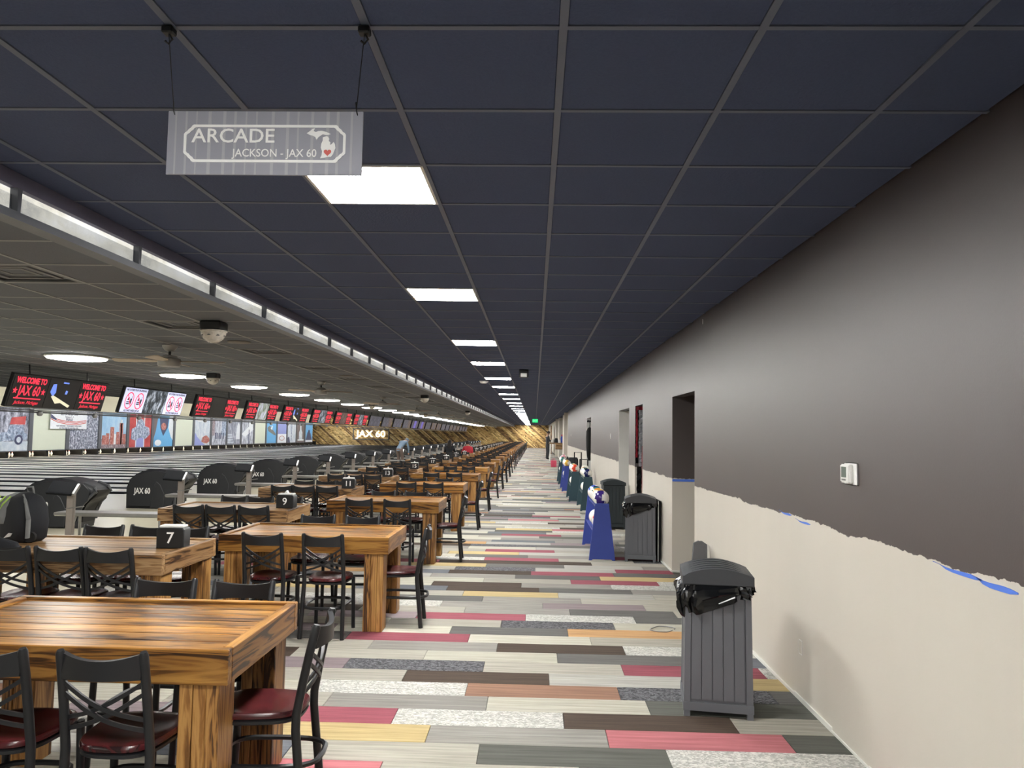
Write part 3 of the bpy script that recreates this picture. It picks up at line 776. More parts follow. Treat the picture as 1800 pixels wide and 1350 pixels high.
def bench(root):
    b = bm_(); prism(b, [(-.17, .37), (.15, .37), (.19, .385), (.19, .41), (.15, .425), (-.19, .425), (-.19, .385)], 1.75, 'x', -.875, .012, 2); part('seat', b, 'silver', root, 40)
    for sx in (-.62, .62):
        b = bm_()
        for s in (-1, 1): tube(b, [(sx, s*.05, .375), (sx+.06*(1 if sx > 0 else -1), s*.16, .02)], .02, 6)
        tube(b, [(sx+.06*(1 if sx > 0 else -1), -.2, .02), (sx+.06*(1 if sx > 0 else -1), .2, .02)], .02, 6)
        part('leg', b, 'silver', root, 50)
    b = bm_(); tube(b, [(-.66, 0, .06), (.66, 0, .06)], .016, 6); part('stretcher', b, 'silver', root, 50)
    return root
ben0 = bench(thing('bench', 'low grey metal bench to the right of the nearest console', 'bench', (-6.05, 11.2, 0), 0, 'low grey benches by the consoles'))
for k in range(1, 24):
    dup(ben0, (-6.05, 11.2+P*k, 0), 0, ('%s low grey bench from the left, by a scoring console' % nth(k)) if k < 7 else 'one of the small far grey benches, past the seventh')

# ================================================================== OVERHEAD MONITORS
def star(bm, cx, cy, r, z0=.0, d=.002):
    pts = [(cx+(r if i % 2 == 0 else r*.42)*math.sin(math.pi*i/5), cy+(r if i % 2 == 0 else r*.42)*math.cos(math.pi*i/5)) for i in range(10)]
    prism(bm, pts, d, 'z', z0)
SW, SH = .90, .53
def welcome_mesh():
    b = bm_(); star(b, -.355, .0, .06); star(b, .355, .0, .06); box(b, -.34, .34, -.135, -.115, 0, .002)
    me = mesh_of('w', b, 'screen_red')
    T_ = Matrix.Translation
    return join_meshes('lettering', [(me, Matrix.Identity(4)), (text_mesh('WELCOME TO', .135, 'screen_red', .006, .001, squeeze=.86), T_((0, .175, .001))),
                                     (text_mesh('JAX 60', .235, 'screen_red', .004, .001, squeeze=.8), T_((0, 0, .001))), (text_mesh('Jackson, Michigan', .085, 'screen_red', -.0008, .001, shear=.35), T_((0, -.195, .001)))])
wel_me = welcome_mesh()
def ring_pts(bm, cx, cy, rx, ry, t, z0, d, n=24):
    o_, i_ = [], []
    for k in range(n):
        a = 2*math.pi*k/n
        o_.append((cx+rx*math.cos(a), cy+ry*math.sin(a))); i_.append((cx+(rx-t)*math.cos(a), cy+(ry-t)*math.sin(a)))
    vo = [bm.verts.new((x, y, z0+d)) for x, y in o_]; vi = [bm.verts.new((x, y, z0+d)) for x, y in i_]
    wo = [bm.verts.new((x, y, z0)) for x, y in o_]; wi = [bm.verts.new((x, y, z0)) for x, y in i_]
    for k in range(n):
        j = (k+1) % n
        bm.faces.new((vo[k], vo[j], vi[j], vi[k])); bm.faces.new((wo[k], wo[j], vo[j], vo[k])); bm.faces.new((vi[k], vi[j], wi[j], wi[k]))
def nofood():
    b = bm_()
    for cx in (-.2, .2):
        ring_pts(b, cx, -.01, .165, .18, .022, .002, .002)
        prism(b, [(cx-.115, .12), (cx-.1, .135), (cx+.115, -.135), (cx+.1, -.15)], .002, 'z', .002)
    red = mesh_of('r', b, 'screen_red'); b = bm_()
    for cx in (-.2, .2):
        box(b, cx-.09, cx+.02, -.09, -.065, 0, .002); box(b, cx-.09, cx+.02, -.05, -.03, 0, .002); prism(b, [(cx-.08, 0), (cx+.01, 0), (cx-.02, .06), (cx-.05, .06)], .002, 'z', 0)
        prism(b, [(cx+.045, -.09), (cx+.085, -.09), (cx+.095, .03), (cx+.035, .03)], .002, 'z', 0); box(b, cx+.075, cx+.085, .03, .09, 0, .002)
    ink = mesh_of('i', b, 'screen_ink')
    return join_meshes('lettering', [(red, Matrix.Identity(4)), (ink, Matrix.Identity(4)), (text_mesh('NO OUTSIDE FOOD OR BEVERAGE', .06, 'screen_ink', .001, .001, squeeze=.84), Matrix.Translation((0, .215, .001))), (text_mesh('ALLOWED INSIDE JAX 60', .06, 'screen_ink', .001, .001, squeeze=.9), Matrix.Translation((0, -.225, .001)))])
nof_me = nofood()
photo('scr_land', (60, 70, 60), (150, 160, 150), (190, 190, 220), (6, 3, 1), emit=.22); photo('scr_bw', (16, 16, 24), (60, 70, 80), (180, 190, 205), (7, 4, 1), emit=.22); photo('scr_brown', (40, 28, 28), (90, 70, 64), (130, 112, 110), (9, 4, 1), emit=.12); photo('scr_violet', (40, 30, 110), (96, 80, 200), (120, 110, 160), (9, 4, 1), emit=.2); photo('scr_dim', (24, 26, 40), (62, 64, 84), (116, 116, 136), (9, 4, 1), emit=.12)
glow('screen_red_dim', (196, 44, 62), .22)
b = bm_(); bbox(b, -SW*1.5-.02, SW*1.5+.02, -SH/2-.015, SH/2+.015, -.07, 0, .008); hous_me = mesh_of('housing', b, 'black_plastic')
b = bm_(); bbox(b, -SW/2+.008, SW/2-.008, -SH/2+.006, SH/2-.006, .0, .004, .001)
scr_mes = {}
def scr(mat):
    if mat not in scr_mes:
        b = bm_(); bbox(b, -SW/2+.008, SW/2-.008, -SH/2+.006, SH/2-.006, -.002, .005, .001); scr_mes[mat] = mesh_of('screen', b, mat)
    return scr_mes[mat]
b = bm_(); prism(b, [(-.36, .02), (-.33, .16), (-.24, .17), (-.2, .02), (-.26, -.06)], .002, 'z', .005); pic1 = mesh_of('picture', b, 'screen_blue')
b = bm_(); prism(b, [(-.3, -.06), (-.26, -.03), (.2, -.17), (.3, -.2), (.26, -.24), (.0, -.16), (-.14, -.18)], .002, 'z', .005); pic2 = mesh_of('picture', b, 'screen_lane')
b = bm_(); prism(b, [(.06, .0), (.12, .0), (.13, .06), (.07, .07)], .002, 'z', .005); prism(b, [(-.06, .19), (.1, .19), (.1, .215), (-.06, .22)], .002, 'z', .005); pic3 = mesh_of('picture', b, 'screen_blue')
b = bm_(); tube(b, [(-.9, .2, -.05), (-.9, .62, -.2)], .012, 6); tube(b, [(.75, .2, -.05), (.75, .62, -.2)], .012, 6); hang_me = mesh_of('hanger', b, 'black_metal')
b = bm_(); lathe(b, [(.0, .045), (.032, .04), (.048, .013), (.048, -.013), (.032, -.04), (0, -.045)], 10); cm_me = mesh_of('camera_dome', b, 'silver', 50)
tilt = R_(15)
def overhead(k, y, screens):
    wd = ['showing the red welcome text around a lane picture', 'with white no-food notices', 'showing red welcome text around a black screen', 'showing red welcome text around a landscape']
    lb = ('%s overhead monitor bank from the left, %s' % (nth(k).replace('first', 'leftmost'), wd[k])) if k < 4 else ('%s overhead monitor bank from the left' % nth(k) if k < 12 else 'one of the small far overhead monitor banks, past the twelfth')
    t = thing('monitor_bank', lb, 'monitor', (-8.38, y, 2.235), 0, 'overhead monitor banks')
    m3 = Matrix(((0, math.sin(tilt), math.cos(tilt)), (1, 0, 0), (0, math.cos(tilt), -math.sin(tilt)))).to_4x4()
    t.rotation_euler = m3.to_euler()
    ob('housing', hous_me, t)
    ob('hanger', hang_me, t)
    for i, sname in enumerate(screens):
        x = (i-1)*SW
        if sname == 'W':
            s = ob('screen', scr('screen_black'), t, (x, 0, 0)); ob('lettering', wel_me, s, (0, 0, .005))
        elif sname == 'N':
            s = ob('screen', scr('screen_white'), t, (x, 0, 0)); ob('lettering', nof_me, s, (0, 0, .005))
        elif sname == 'L':
            s = ob('screen', scr('screen_black'), t, (x, 0, 0)); ob('picture', pic1, s); ob('picture', pic2, s); ob('picture', pic3, s)
        else: ob('screen', scr(sname), t, (x, 0, 0))
seqs = [('W', 'L', 'W'), ('N', 'scr_bw', 'N'), ('W', 'screen_black', 'W'), ('W', 'scr_land', 'W'), ('W', 'L', 'W'), ('W', 'scr_bw', 'W'), ('W', 'scr_brown', 'W'), ('W', 'scr_bw', 'W')]
for k in range(25):
    y = 13.40+P*k
    if y > YF-3: break
    overhead(k, y, seqs[k] if k < len(seqs) else (rg.choice(['scr_dim', 'scr_brown']), 'scr_violet' if k in (12, 13) else 'scr_dim', rg.choice(['scr_dim', 'scr_brown'])))
# rail with little cameras under the monitors
t = thing('camera_rail', 'long dark rail with small dome cameras running under the overhead monitors', 'rail', (-8.62, 0, 1.90))
b = bm_(); bbox(b, -.02, .02, 10, YF-1, -.012, .012, .003); part('rail', b, 'black_metal', t)
b = bm_(); bbox(b, .0, .02, 10, YF-1, .02, .04, .002); part('ledge', b, 'silver', t)
for k in range(14):
    ob('camera_dome', cm_me, t, (.05, 13.1+P/2*k, -.02))

# ================================================================== MASK UNITS OVER THE PIN DECKS
photo('mk_vintage', (70, 72, 82), (150, 152, 166), (214, 216, 226), (3, 3, 2)); photo('mk_crowd', (60, 62, 78), (140, 144, 160), (226, 228, 236), (2.5, 7, 7)); photo('mk_sky', (150, 190, 222), (166, 202, 228), (190, 214, 232), (1, 1, 1)); photo('mk_pale', (186, 196, 208), (204, 212, 220), (222, 226, 230), (2, 2, 2))
photo('mk_red', (180, 62, 62), (196, 78, 76), (206, 96, 92), (1, 1, 1)); photo('mk_blob', (96, 104, 124), (150, 166, 190), (214, 220, 230), (5, 5, 5)); photo('mk_city', (104, 100, 112), (150, 120, 124), (190, 190, 196), (8, 8, 6)); photo('mk_street', (120, 124, 138), (190, 194, 204), (222, 224, 230), (3, 3, 2)); photo('mk_grey', (120, 122, 136), (148, 152, 166), (188, 190, 200), (2, 2, 2))
plain('mk_cream', (218, 222, 202), .5, var=.03); plain('mk_blue', (108, 178, 224), .5, var=.05); plain('mk_violet', (150, 158, 212), .5, var=.08); plain('mk_brown', (112, 98, 96), .5, var=.1); plain('mk_dark', (70, 74, 104), .5); plain('mk_white', (232, 234, 236), .5); photo('mk_orange', (150, 74, 64), (186, 112, 100), (206, 160, 150), (6, 6, 6)); plain('mk_plane', (120, 118, 112), .5, var=.3)
MZ0, MZ1 = .36, 2.62
b = bm_(); bbox(b, -.14, .06, -.16, .16, -.02, MZ1-MZ0+.03, .01); mul_me = mesh_of('mullion', b, 'mask_frame')
b = bm_(); bbox(b, -.12, .04, .16, P-.16, -.05, .0, .008); box(b, -.12, .04, .16, P-.16, MZ1-MZ0, MZ1-MZ0+.05); rail_me = mesh_of('rails', b, 'mask_frame')
b = bm_(); bbox(b, -.20, -.15, .2, P-.2, .05, .09, .006); plt_me = mesh_of('added_pin_light', b, 'added_pin_glow')  # unseen glowing bar added behind each mask to brighten the pins
pan_mes = {}
def mpanel(mat):
    if mat not in pan_mes:
        b = bm_(); bbox(b, -.03, .0, .165, P-.165, 0, MZ1-MZ0, .006); pan_mes[mat] = mesh_of('panel', b, mat)
    return pan_mes[mat]
def shp(t, pts, mat, d=.008):
    """flat print on a mask: pts (y across 0..1, z 0..1)"""
    b = bm_(); prism(b, [(.165+u*(P-.33), v*(MZ1-MZ0)) for u, v in pts], d, 'x', 0); part('print', b, mat, t)
def rc(u0, u1, v0, v1): return [(u0, v0), (u1, v0), (u1, v1), (u0, v1)]
def ell(cu, cv, ru, rv, n=14): return [(cu+ru*math.cos(2*math.pi*i/n), cv+rv*math.sin(2*math.pi*i/n)) for i in range(n)]
def art(t, kind):
    if kind == 'vintage':
        shp(t, rc(0, 1, 0, .22), 'mk_pale'); shp(t, [(.05, .28), (.2, .42), (.45, .44), (.5, .6), (.85, .6), (.9, .42), (.97, .4), (.97, .26), (.05, .22)], 'mk_blob', .012); shp(t, ell(.75, .26, .11, .12), 'mk_dark', .016); shp(t, ell(.75, .26, .06, .07), 'mk_pale', .02); shp(t, [(.5, .62), (.9, .62), (.92, .82), (.55, .78)], 'mk_red', .012)
    if kind == 'skyline':
        shp(t, rc(0, 1, 0, .26), 'mk_city', .01)
        for u0, u1, v in ((.05, .2, .36), (.2, .32, .42), (.36, .5, .6), (.5, .58, .4), (.6, .7, .46), (.72, .86, .72), (.76, .82, .82), (.88, .98, .4)): shp(t, rc(u0, u1, .1, v), rg.choice(['mk_orange', 'mk_city', 'mk_white', 'mk_orange']), .014)
    if kind == 'sport':
        shp(t, rc(.3, .34, 0, 1), 'mk_white', .01); shp(t, rc(.66, .7, 0, 1), 'mk_white', .01); shp(t, rc(.34, .66, .0, .3), 'mk_violet', .01); shp(t, [(.1, .25), (.3, .2), (.5, .3), (.75, .25), (.95, .4), (.9, .6), (.7, .65), (.6, .85), (.4, .88), (.3, .62), (.12, .55)], 'mk_blob', .016)
    if kind == 'figure':
        shp(t, [(0, .2), (.12, .5), (.2, .9), (.3, 1), (0, 1)], 'mk_brown', .01); shp(t, [(.8, 1), (.75, .6), (.9, .3), (1, .2), (1, 1)], 'mk_white', .01); shp(t, [(.3, .95), (.75, .9), (.7, .6), (.5, .35), (.35, .6)], 'mk_dark', .014); shp(t, ell(.5, .65, .13, .12), 'mk_orange', .02); shp(t, ell(.25, .12, .16, .1), 'mk_white', .014)
    if kind == 'racecar':
        shp(t, [(0, .5), (.2, .3), (.5, .1), (.7, 0), (0, 0)], 'mk_violet', .01); shp(t, [(.45, .12), (.55, .3), (.75, .36), (.95, .26), (.98, .14), (.8, .06)], 'mk_orange', .016); shp(t, ell(.3, .97, .22, .12), 'mk_white', .02)
    if kind == 'street':
        shp(t, rc(.7, 1, .35, 1), 'mk_blob', .01); shp(t, rc(0, .2, .35, .95), 'mk_city', .01)
        for u in (.25, .35, .5, .62, .8): shp(t, rc(u, u+.06, .22, .46), 'mk_dark', .014)
    if kind == 'stairs':
        for i in range(4): shp(t, rc(0, .5-.05*i, .1*i+.05, .1*i+.11), 'mk_pale', .01)
        shp(t, [(.65, .2), (.75, .75), (.85, .9), (.95, .75), (.98, .2)], 'mk_white', .014)
    if kind == 'canopy': shp(t, [(0, .4), (.9, .9), (1, .6), (.3, .3)], 'mk_white', .01); shp(t, rc(.6, .66, 0, .6), 'mk_dark', .014); shp(t, rc(.6, .95, .62, .95), 'mk_white', .012)
    if kind == 'plane': shp(t, [(.1, .7), (.3, .8), (.9, .45), (.95, .35), (.75, .38), (.2, .55)], 'mk_plane', .014); shp(t, [(.4, .66), (.55, .8), (.62, .78), (.55, .6)], 'mk_white', .018)
    if kind == 'violet': shp(t, rc(0, 1, 0, .42), 'mk_white', .01); shp(t, ell(.5, .22, .3, .12), 'mk_orange', .014); shp(t, ell(.5, .22, .24, .09), 'mk_white', .018)
    if kind == 'pale2': shp(t, rc(.45, .52, .1, .9), 'mk_blob', .01); shp(t, [(0, 0), (.35, .0), (.2, .3), (0, .2)], 'mk_dark', .014)
    if kind == 'bottle': shp(t, [(.3, .15), (.3, .5), (.42, .65), (.44, .85), (.58, .85), (.6, .65), (.72, .5), (.72, .15)], 'mk_pale', .014); shp(t, rc(.15, .9, .08, .15), 'mk_white', .014); shp(t, rc(.3, .8, .9, .95), 'mk_white', .014)
    if kind == 'person': shp(t, [(.1, .1), (.3, .5), (.5, .58), (.7, .45), (.9, .1)], 'mk_dark', .014); shp(t, ell(.5, .55, .12, .1), 'mk_dark', .018); shp(t, rc(0, 1, .0, .1), 'mk_white', .01)
masks = [('mk_crowd', 'mkpad', 'blurred monochrome'), ('mk_vintage', 'vintage', 'old monochrome car picture'), ('mk_cream', None, 'plain cream panel beside the banner'), ('mk_crowd', None, 'monochrome crowd picture under the banner'), ('mk_sky', 'skyline', 'city skyline under blue sky'), ('mk_red', 'sport', 'red picture with a blue grey blob'), ('mk_blue', 'figure', 'light blue picture with an orange blotch'), ('mk_cream', None, 'plain cream panel left of the racing car picture'),
         ('mk_pale', 'racecar', 'pale picture of a red car on a bend'), ('mk_street', 'street', 'pale monochrome street scene'), ('mk_grey', 'stairs', 'grey picture of steps'), ('mk_street', 'canopy', 'pale picture with a white canopy'), ('mk_cream', None, 'plain cream panel left of the aircraft picture'), ('mk_blue', 'plane', 'blue picture of an aircraft'), ('mk_violet', 'violet', 'violet and white poster with a ring'), ('mk_pale', 'pale2', 'pale blue picture, third from the boards'), ('mk_brown', 'bottle', 'brown picture of a pale bottle'), ('mk_blue', 'person', 'blue picture of a dark figure next to the boards')]
k0 = 10
for i, (mat, kind, desc) in enumerate(masks):
    y = PB+P*(k0+i)
    if y+P > YF+.6: break
    t = thing('mask_unit', 'mask panel over the pins, %s' % desc, 'mask panel', (XP, y, MZ0), 0, 'picture panels over the pin decks')
    ob('mullion', mul_me, t); ob('rails', rail_me, t); ob('panel', mpanel(mat), t)
    if kind: art(t, kind)
    ob('added_pin_light', plt_me, t)
# vinyl banner hung over two of the masks
yb = PB+P*12
t = thing('vinyl_banner', 'white vinyl tournament banner with flag stripes hung over two mask panels', 'banner', (XP+.09, yb+1.55, 1.55))
b = bm_(); bbox(b, 0, .01, 0, 3.55, 0, 1.05, .003); part('sheet', b, 'mk_white', t)
b = bm_()
for z in (.30, .38, .46):
    prism(b, [(0.02, z+.25), (.7, z+.06), (1.5, z-.03), (2.5, z-.06), (3.5, z+.06), (3.5, z+.1), (2.5, z-.02), (1.5, z+.01), (.7, z+.1), (.02, z+.3)], .004, 'x', .01)
part('stripes', b, 'heart_red', t)
b = bm_(); prism(b, [(.02, .62), (.5, .5), (.6, .56), (.02, .85)], .004, 'x', .011); part('canton', b, 'mk_dark', t)
for z, s, txt in ((.965, .15, '2023 PBA DAVID ANGELLI'), (.84, .15, 'BEST OF THE BEST OPEN'), (.70, .14, 'February 7 - 9'), (.54, .24, 'PBA60'), (.17, .11, 'TWO WEEKENDS - TOURNAMENT WORLDWIDE'), (.05, .11, 'ALL WELCOME FOR ANY SKILL LEVEL')):
    ob('lettering', text_mesh(txt, s, 'mk_dark', .002, .002), t, (.012, 1.78, z), (R_(90), 0, R_(90)))

# ---- pin decks below the masks
b = bm_(); box(b, XP-2.4, XP-.05, -.09, .09, -.12, .42); kick_me = mesh_of('kickback', b, 'pit')
b = bm_(); box(b, XP-1.9, XP-1.8, -.6, .6, -.12, .6); cush_me = mesh_of('cushion', b, 'pit_wood')
b = bm_(); box(b, XP-2.4, XP+.2, -.53, .53, -.12, -.002); deck_me = mesh_of('pin_deck', b, 'lane')
b = bm_(); lathe(b, [(.026, 0), (.036, .03), (.05, .08), (.0605, .115), (.055, .16), (.036, .21), (.024, .255), (.023, .275), (.03, .31), (.0325, .335), (.026, .365), (.012, .379), (0, .381)], 10); pin_me = mesh_of('bowling_pin', b, 'pin_white', 60)
b = bm_(); lathe(b, [(.0275, .243), (.0255, .25), (.0245, .258)], 10, cap=False); lathe(b, [(.0245, .268), (.0255, .276), (.0275, .284)], 10, cap=False); stripe_me = mesh_of('neck_stripe', b, 'pin_red', 60)
npin = 0
for k in range(k0, 29):
    for q in (.25, .75):
        yc = PB+P*(k+q)
        if yc > YF-.8: continue
        ob('kickback', kick_me, lanes, (0, yc-.838, 0)); ob('cushion', cush_me, lanes, (0, yc, 0)); ob('pin_deck', deck_me, lanes, (0, yc, 0))
        for r in range(4):
            for c in range(r+1):
                if r > 1 and k > k0+12: continue
                if npin >= 300: continue
                o = ob('bowling_pin', pin_me, None, (XP-.35-r*.264, yc+(c-r/2)*.3048, 0)); npin += 1
                tag(o, 'white bowling pin standing in its rack at the end of a lane', 'bowling pin', 'racked bowling pins')
                if k < k0+4: ob('neck_stripe', stripe_me, o)
# ================================================================== HANGING SIGN
t = thing('hanging_sign', 'grey hanging sign lettered ARCADE with a white state outline', 'sign', (-.842, 2.29, 2.43))
b = bm_(); bbox(b, -.303, .303, -.003, .003, 0, .20, .001); brd = part('board', b, 'sign_grey', t)
plain('sign_stripe', (172, 172, 178), .55, var=.05)
rs = random.Random(4); x = -.28
while x < .28:
    b = bm_(); wd = rs.uniform(.004, .011); box(b, x, x+wd, -.0036, -.0028, .001, .199); part('stripe', b, 'sign_stripe', brd); x += rs.uniform(.03, .05)
def notched(w_, h_, r):
    pts = []
    for sx, sy, a0 in ((1, 1, 0), (-1, 1, 1), (-1, -1, 2), (1, -1, 3)):
        c = (sx*w_, sy*h_); seg = []
        for i in range(7):
            a = math.pi/2*i/6; seg.append((c[0]-sx*r*math.cos(a)*1.0, c[1]-sy*r*math.sin(a)*1.0))
        seg = [(c[0]-sx*r*math.cos(a)*.45-sx*r*.55, c[1]-sy*r*math.sin(a)*.45-sy*r*.0) for a in [0]]
        A, B = (c[0], c[1]-sy*r), (c[0]-sx*r, c[1]); m = (c[0]-sx*r*.42, c[1]-sy*r*.42)
        q = [A, (c[0]-sx*r*.12, c[1]-sy*r*.82), (c[0]-sx*r*.30, c[1]-sy*r*.72), (c[0]-sx*r*.48, c[1]-sy*r*.48), (c[0]-sx*r*.72, c[1]-sy*r*.30), (c[0]-sx*r*.82, c[1]-sy*r*.12), B]
        pts += q if a0 in (0, 2) else q[::-1]
    return pts
po = notched(.251, .059, .03); pi_ = [(x*.968, y*.86) for x, y in po]
b = bm_(); n = len(po)
vo = [b.verts.new((x, -.0042, y+.098)) for x, y in po]; vi = [b.verts.new((x, -.0042, y+.098)) for x, y in pi_]; wo = [b.verts.new((x, -.003, y+.098)) for x, y in po]; wi = [b.verts.new((x, -.003, y+.098)) for x, y in pi_]
for i in range(n):
    j = (i+1) % n; b.faces.new((vo[i], vo[j], vi[j], vi[i])); b.faces.new((wo[i], wo[j], vo[j], vo[i])); b.faces.new((vi[i], vi[j], wi[j], wi[i]))
bmesh.ops.recalc_face_normals(b, faces=b.faces); part('border', b, 'letter_white', t)
ob('lettering', text_mesh('ARCADE', .062, 'letter_white', .0006, .0006, ax='LEFT', squeeze=1.07), t, (-.226, -.004, .120), FACE_VIEWER)
ob('lettering', text_mesh('JACKSON - JAX 60', .0345, 'letter_white', .0002, .0006, ax='LEFT', squeeze=.93), t, (-.098, -.004, .0675), FACE_VIEWER)
low = [(.180, .118), (.190, .122), (.196, .121), (.200, .114), (.199, .107), (.204, .103), (.203, .095), (.208, .097), (.214, .104), (.218, .098), (.220, .085), (.217, .077), (.213, .066), (.207, .058), (.196, .057), (.184, .054), (.174, .053), (.178, .062), (.179, .075), (.175, .086), (.176, .098), (.180, .108)]
upp = [(.130, .131), (.140, .138), (.148, .145), (.155, .147), (.151, .138), (.158, .135), (.166, .138), (.176, .139), (.184, .137), (.192, .135), (.199, .131), (.204, .129), (.197, .126), (.188, .126), (.180, .128), (.172, .123), (.166, .118), (.161, .110), (.157, .119), (.150, .123), (.141, .125)]
b = bm_(); prism(b, low, -.0012, 'y', -.003); prism(b, upp, -.0012, 'y', -.003); part('state_outline', b, 'letter_white', t)
hp = [(.196+.0115*(16*math.sin(a)**3)/16, .071+.0115*(13*math.cos(a)-5*math.cos(2*a)-2*math.cos(3*a)-math.cos(4*a))/16) for a in [2*math.pi*i/24 for i in range(24)]]
b = bm_(); prism(b, hp, -.0008, 'y', -.0042); part('heart', b, 'heart_red', t)
for s, xa in ((-1, -.315), (1, .298)):
    b = bm_(); xb = s*.284
    tube(b, [(xa, 0, .445), (xb-.004, 0, .205)], .0016, 5); tube(b, [(xb-.006, 0, .23), (xb-.002, -.006, .2), (xb+.002, 0, .183), (xb-.002, .006, .19)], .002, 5)
    part('wire', b, 'black_metal', t)
    b = bm_(); bbox(b, xa-.018, xa+.018, -.018, .018, .445, .468, .004); tube(b, [(xa, 0, .45), (xa+.012, 0, .43), (xa, 0, .415), (xa-.01, 0, .425)], .004, 5); part('ceiling_clip', b, 'black_plastic', t)

# ================================================================== CEILING FITTINGS
b = bm_(); box(b, -.3, .3, -.3, .3, .03, .06); v_back = mesh_of('backing', b, 'vent_dark')
b = bm_()
for r, z in ((.292, .0), (.20, .008), (.11, .016)):
    for q in ((-r, r, -r, -r+.03), (-r, r, r-.03, r), (-r, -r+.03, -r+.03, r-.03), (r-.03, r, -r+.03, r-.03)): box(b, *q, z, z+.012)
v_lou = mesh_of('louvre', b, 'vent_edge')
for i, (x, y) in enumerate(VENTS):
    lb = ('%s square dark air vent from the left in the lounge ceiling' % nth(i)).replace('first', 'leftmost') if i < 6 else 'one of the small far square air vents, past the sixth'
    t = thing('ceiling_vent', lb, 'air vent', (x, y, ZL), 0, 'square air vents in the lounge ceiling'); ob('backing', v_back, t); ob('louvre', v_lou, t)
def fan(root):
    b = bm_(); lathe(b, [(.09, 0), (.088, -.02), (.06, -.06), (.03, -.075), (.0, -.076)], 16); part('canopy', b, 'fan_metal', root, 40)
    b = bm_(); lathe(b, [(.016, -.06), (.016, -.13)], 8); part('rod', b, 'black_metal', root, 40)
    b = bm_(); lathe(b, [(.0, -.12), (.06, -.122), (.09, -.13), (.095, -.155), (.13, -.165), (.135, -.18), (.135, -.24), (.125, -.26), (.0, -.262)], 20); part('motor', b, 'fan_metal', root, 40)
    for i in range(4):
        a = R_(8+90*i); b = bm_()
        prism(b, [(.13, -.03), (.22, -.055), (.62, -.07), (.66, -.05), (.66, .05), (.62, .07), (.22, .055), (.13, .03)], .008, 'z', -.004)
        part('blade', b, 'fan_blade', root, None, (0, 0, -.195), (R_(10), 0, a))
    return root
f0 = fan(thing('ceiling_fan', 'leftmost ceiling fan, brushed metal motor with pale blades', 'ceiling fan', (-4.5, 9.3, ZL), 0, 'ceiling fans over the lounge'))
for k in range(1, 13): dup(f0, (-4.42, 9.3+6.45*k, ZL), R_(20*k), ('%s ceiling fan from the left, brushed metal with pale blades' % nth(k)) if k < 6 else 'one of the small far ceiling fans, past the sixth')
def dome(root):
    b = bm_(); bbox(b, -.1, .1, -.1, .1, -.085, 0, .012); part('housing', b, 'black_plastic', root)
    b = bm_(); lathe(b, [(.125, -.085), (.128, -.095), (.115, -.10), (.112, -.125), (.09, -.165), (.05, -.195), (0, -.205)], 18); part('lens', b, 'glass_clear', root, 40)
    b = bm_()
    for i in range(8):
        a = 2*math.pi*i/8; lathe(b, [(.02, 0), (.012, .012), (0, .016)], 8, (.098*math.cos(a), .098*math.sin(a), -.14))
    part('facets', b, 'vent_edge', root, 40); return root
d0 = dome(thing('party_light', 'black boxed dome party light on the ceiling near the soffit, largest one', 'party light', (-3.07, 7.2, ZL), 0, 'dome party lights'))
for (x, y, lb) in ((-5.9, 13.9, 'dome party light right of the second round ceiling light'), (-3.0, 20.8, 'small dome party light near the soffit, second along it'), (-5.8, 27.2, 'small bright dome party light among the far round lights'), (-3.0, 34.2, 'tiny dome party light near the soffit, third along it'), (-5.8, 40.7, 'tiny dome party light over the far lounge')):
    dup(d0, (x, y, ZL), 0, lb)
b = bm_(); lathe(b, [(.13, 0), (.132, -.008), (.12, -.014), (0, -.014)], 20); sp_me = mesh_of('ceiling_speaker', b, 'speaker_grille', 40)
for x, y, lb in ((-3.45, 8.8, 'round beige ceiling speaker beside the largest party light'), (-3.45, 13.9, 'round beige ceiling speaker between the square air vents, second along'), (-3.45, 23.5, 'tiny round beige ceiling speaker far along the vents')):
    tag(ob('ceiling_speaker', sp_me, None, (x, y, ZL)), lb, 'speaker', 'round ceiling speakers')
t = thing('emergency_light', 'small black box with a white face under the aisle ceiling', 'emergency light', (-.23, 14.8, ZC))
b = bm_(); bbox(b, -.09, .09, -.06, .06, -.15, 0, .008); part('housing', b, 'black_plastic', t); b = bm_(); bbox(b, -.06, .06, -.075, -.055, -.14, -.07, .006); part('face', b, 'plastic_white', t)
t = thing('smoke_detector', 'small white dome on the aisle ceiling left of the light panels', 'smoke detector', (-1.22, 18.1, ZC)); b = bm_(); lathe(b, [(.1, 0), (.1, -.02), (.08, -.05), (.04, -.06), (0, -.062)], 16); part('dome', b, 'plastic_white', t, 40); b = bm_(); lathe(b, [(.112, 0), (.112, -.008), (.1, -.01)], 16); part('base', b, 'plastic_white', t, 40)
t = thing('exit_sign', 'glowing green exit sign hanging at the far end of the aisle', 'exit sign', (.0, 57, 2.70))
b = bm_(); bbox(b, -.2, .2, -.03, .03, -.12, .12, .008); part('case', b, 'exit_green', t); ob('lettering', text_mesh('EXIT', .17, 'letter_white', .003, .002), t, (0, -.033, 0), FACE_VIEWER); b = bm_(); tube(b, [(0, 0, .12), (0, 0, .2)], .012, 6); part('stem', b, 'black_metal', t)

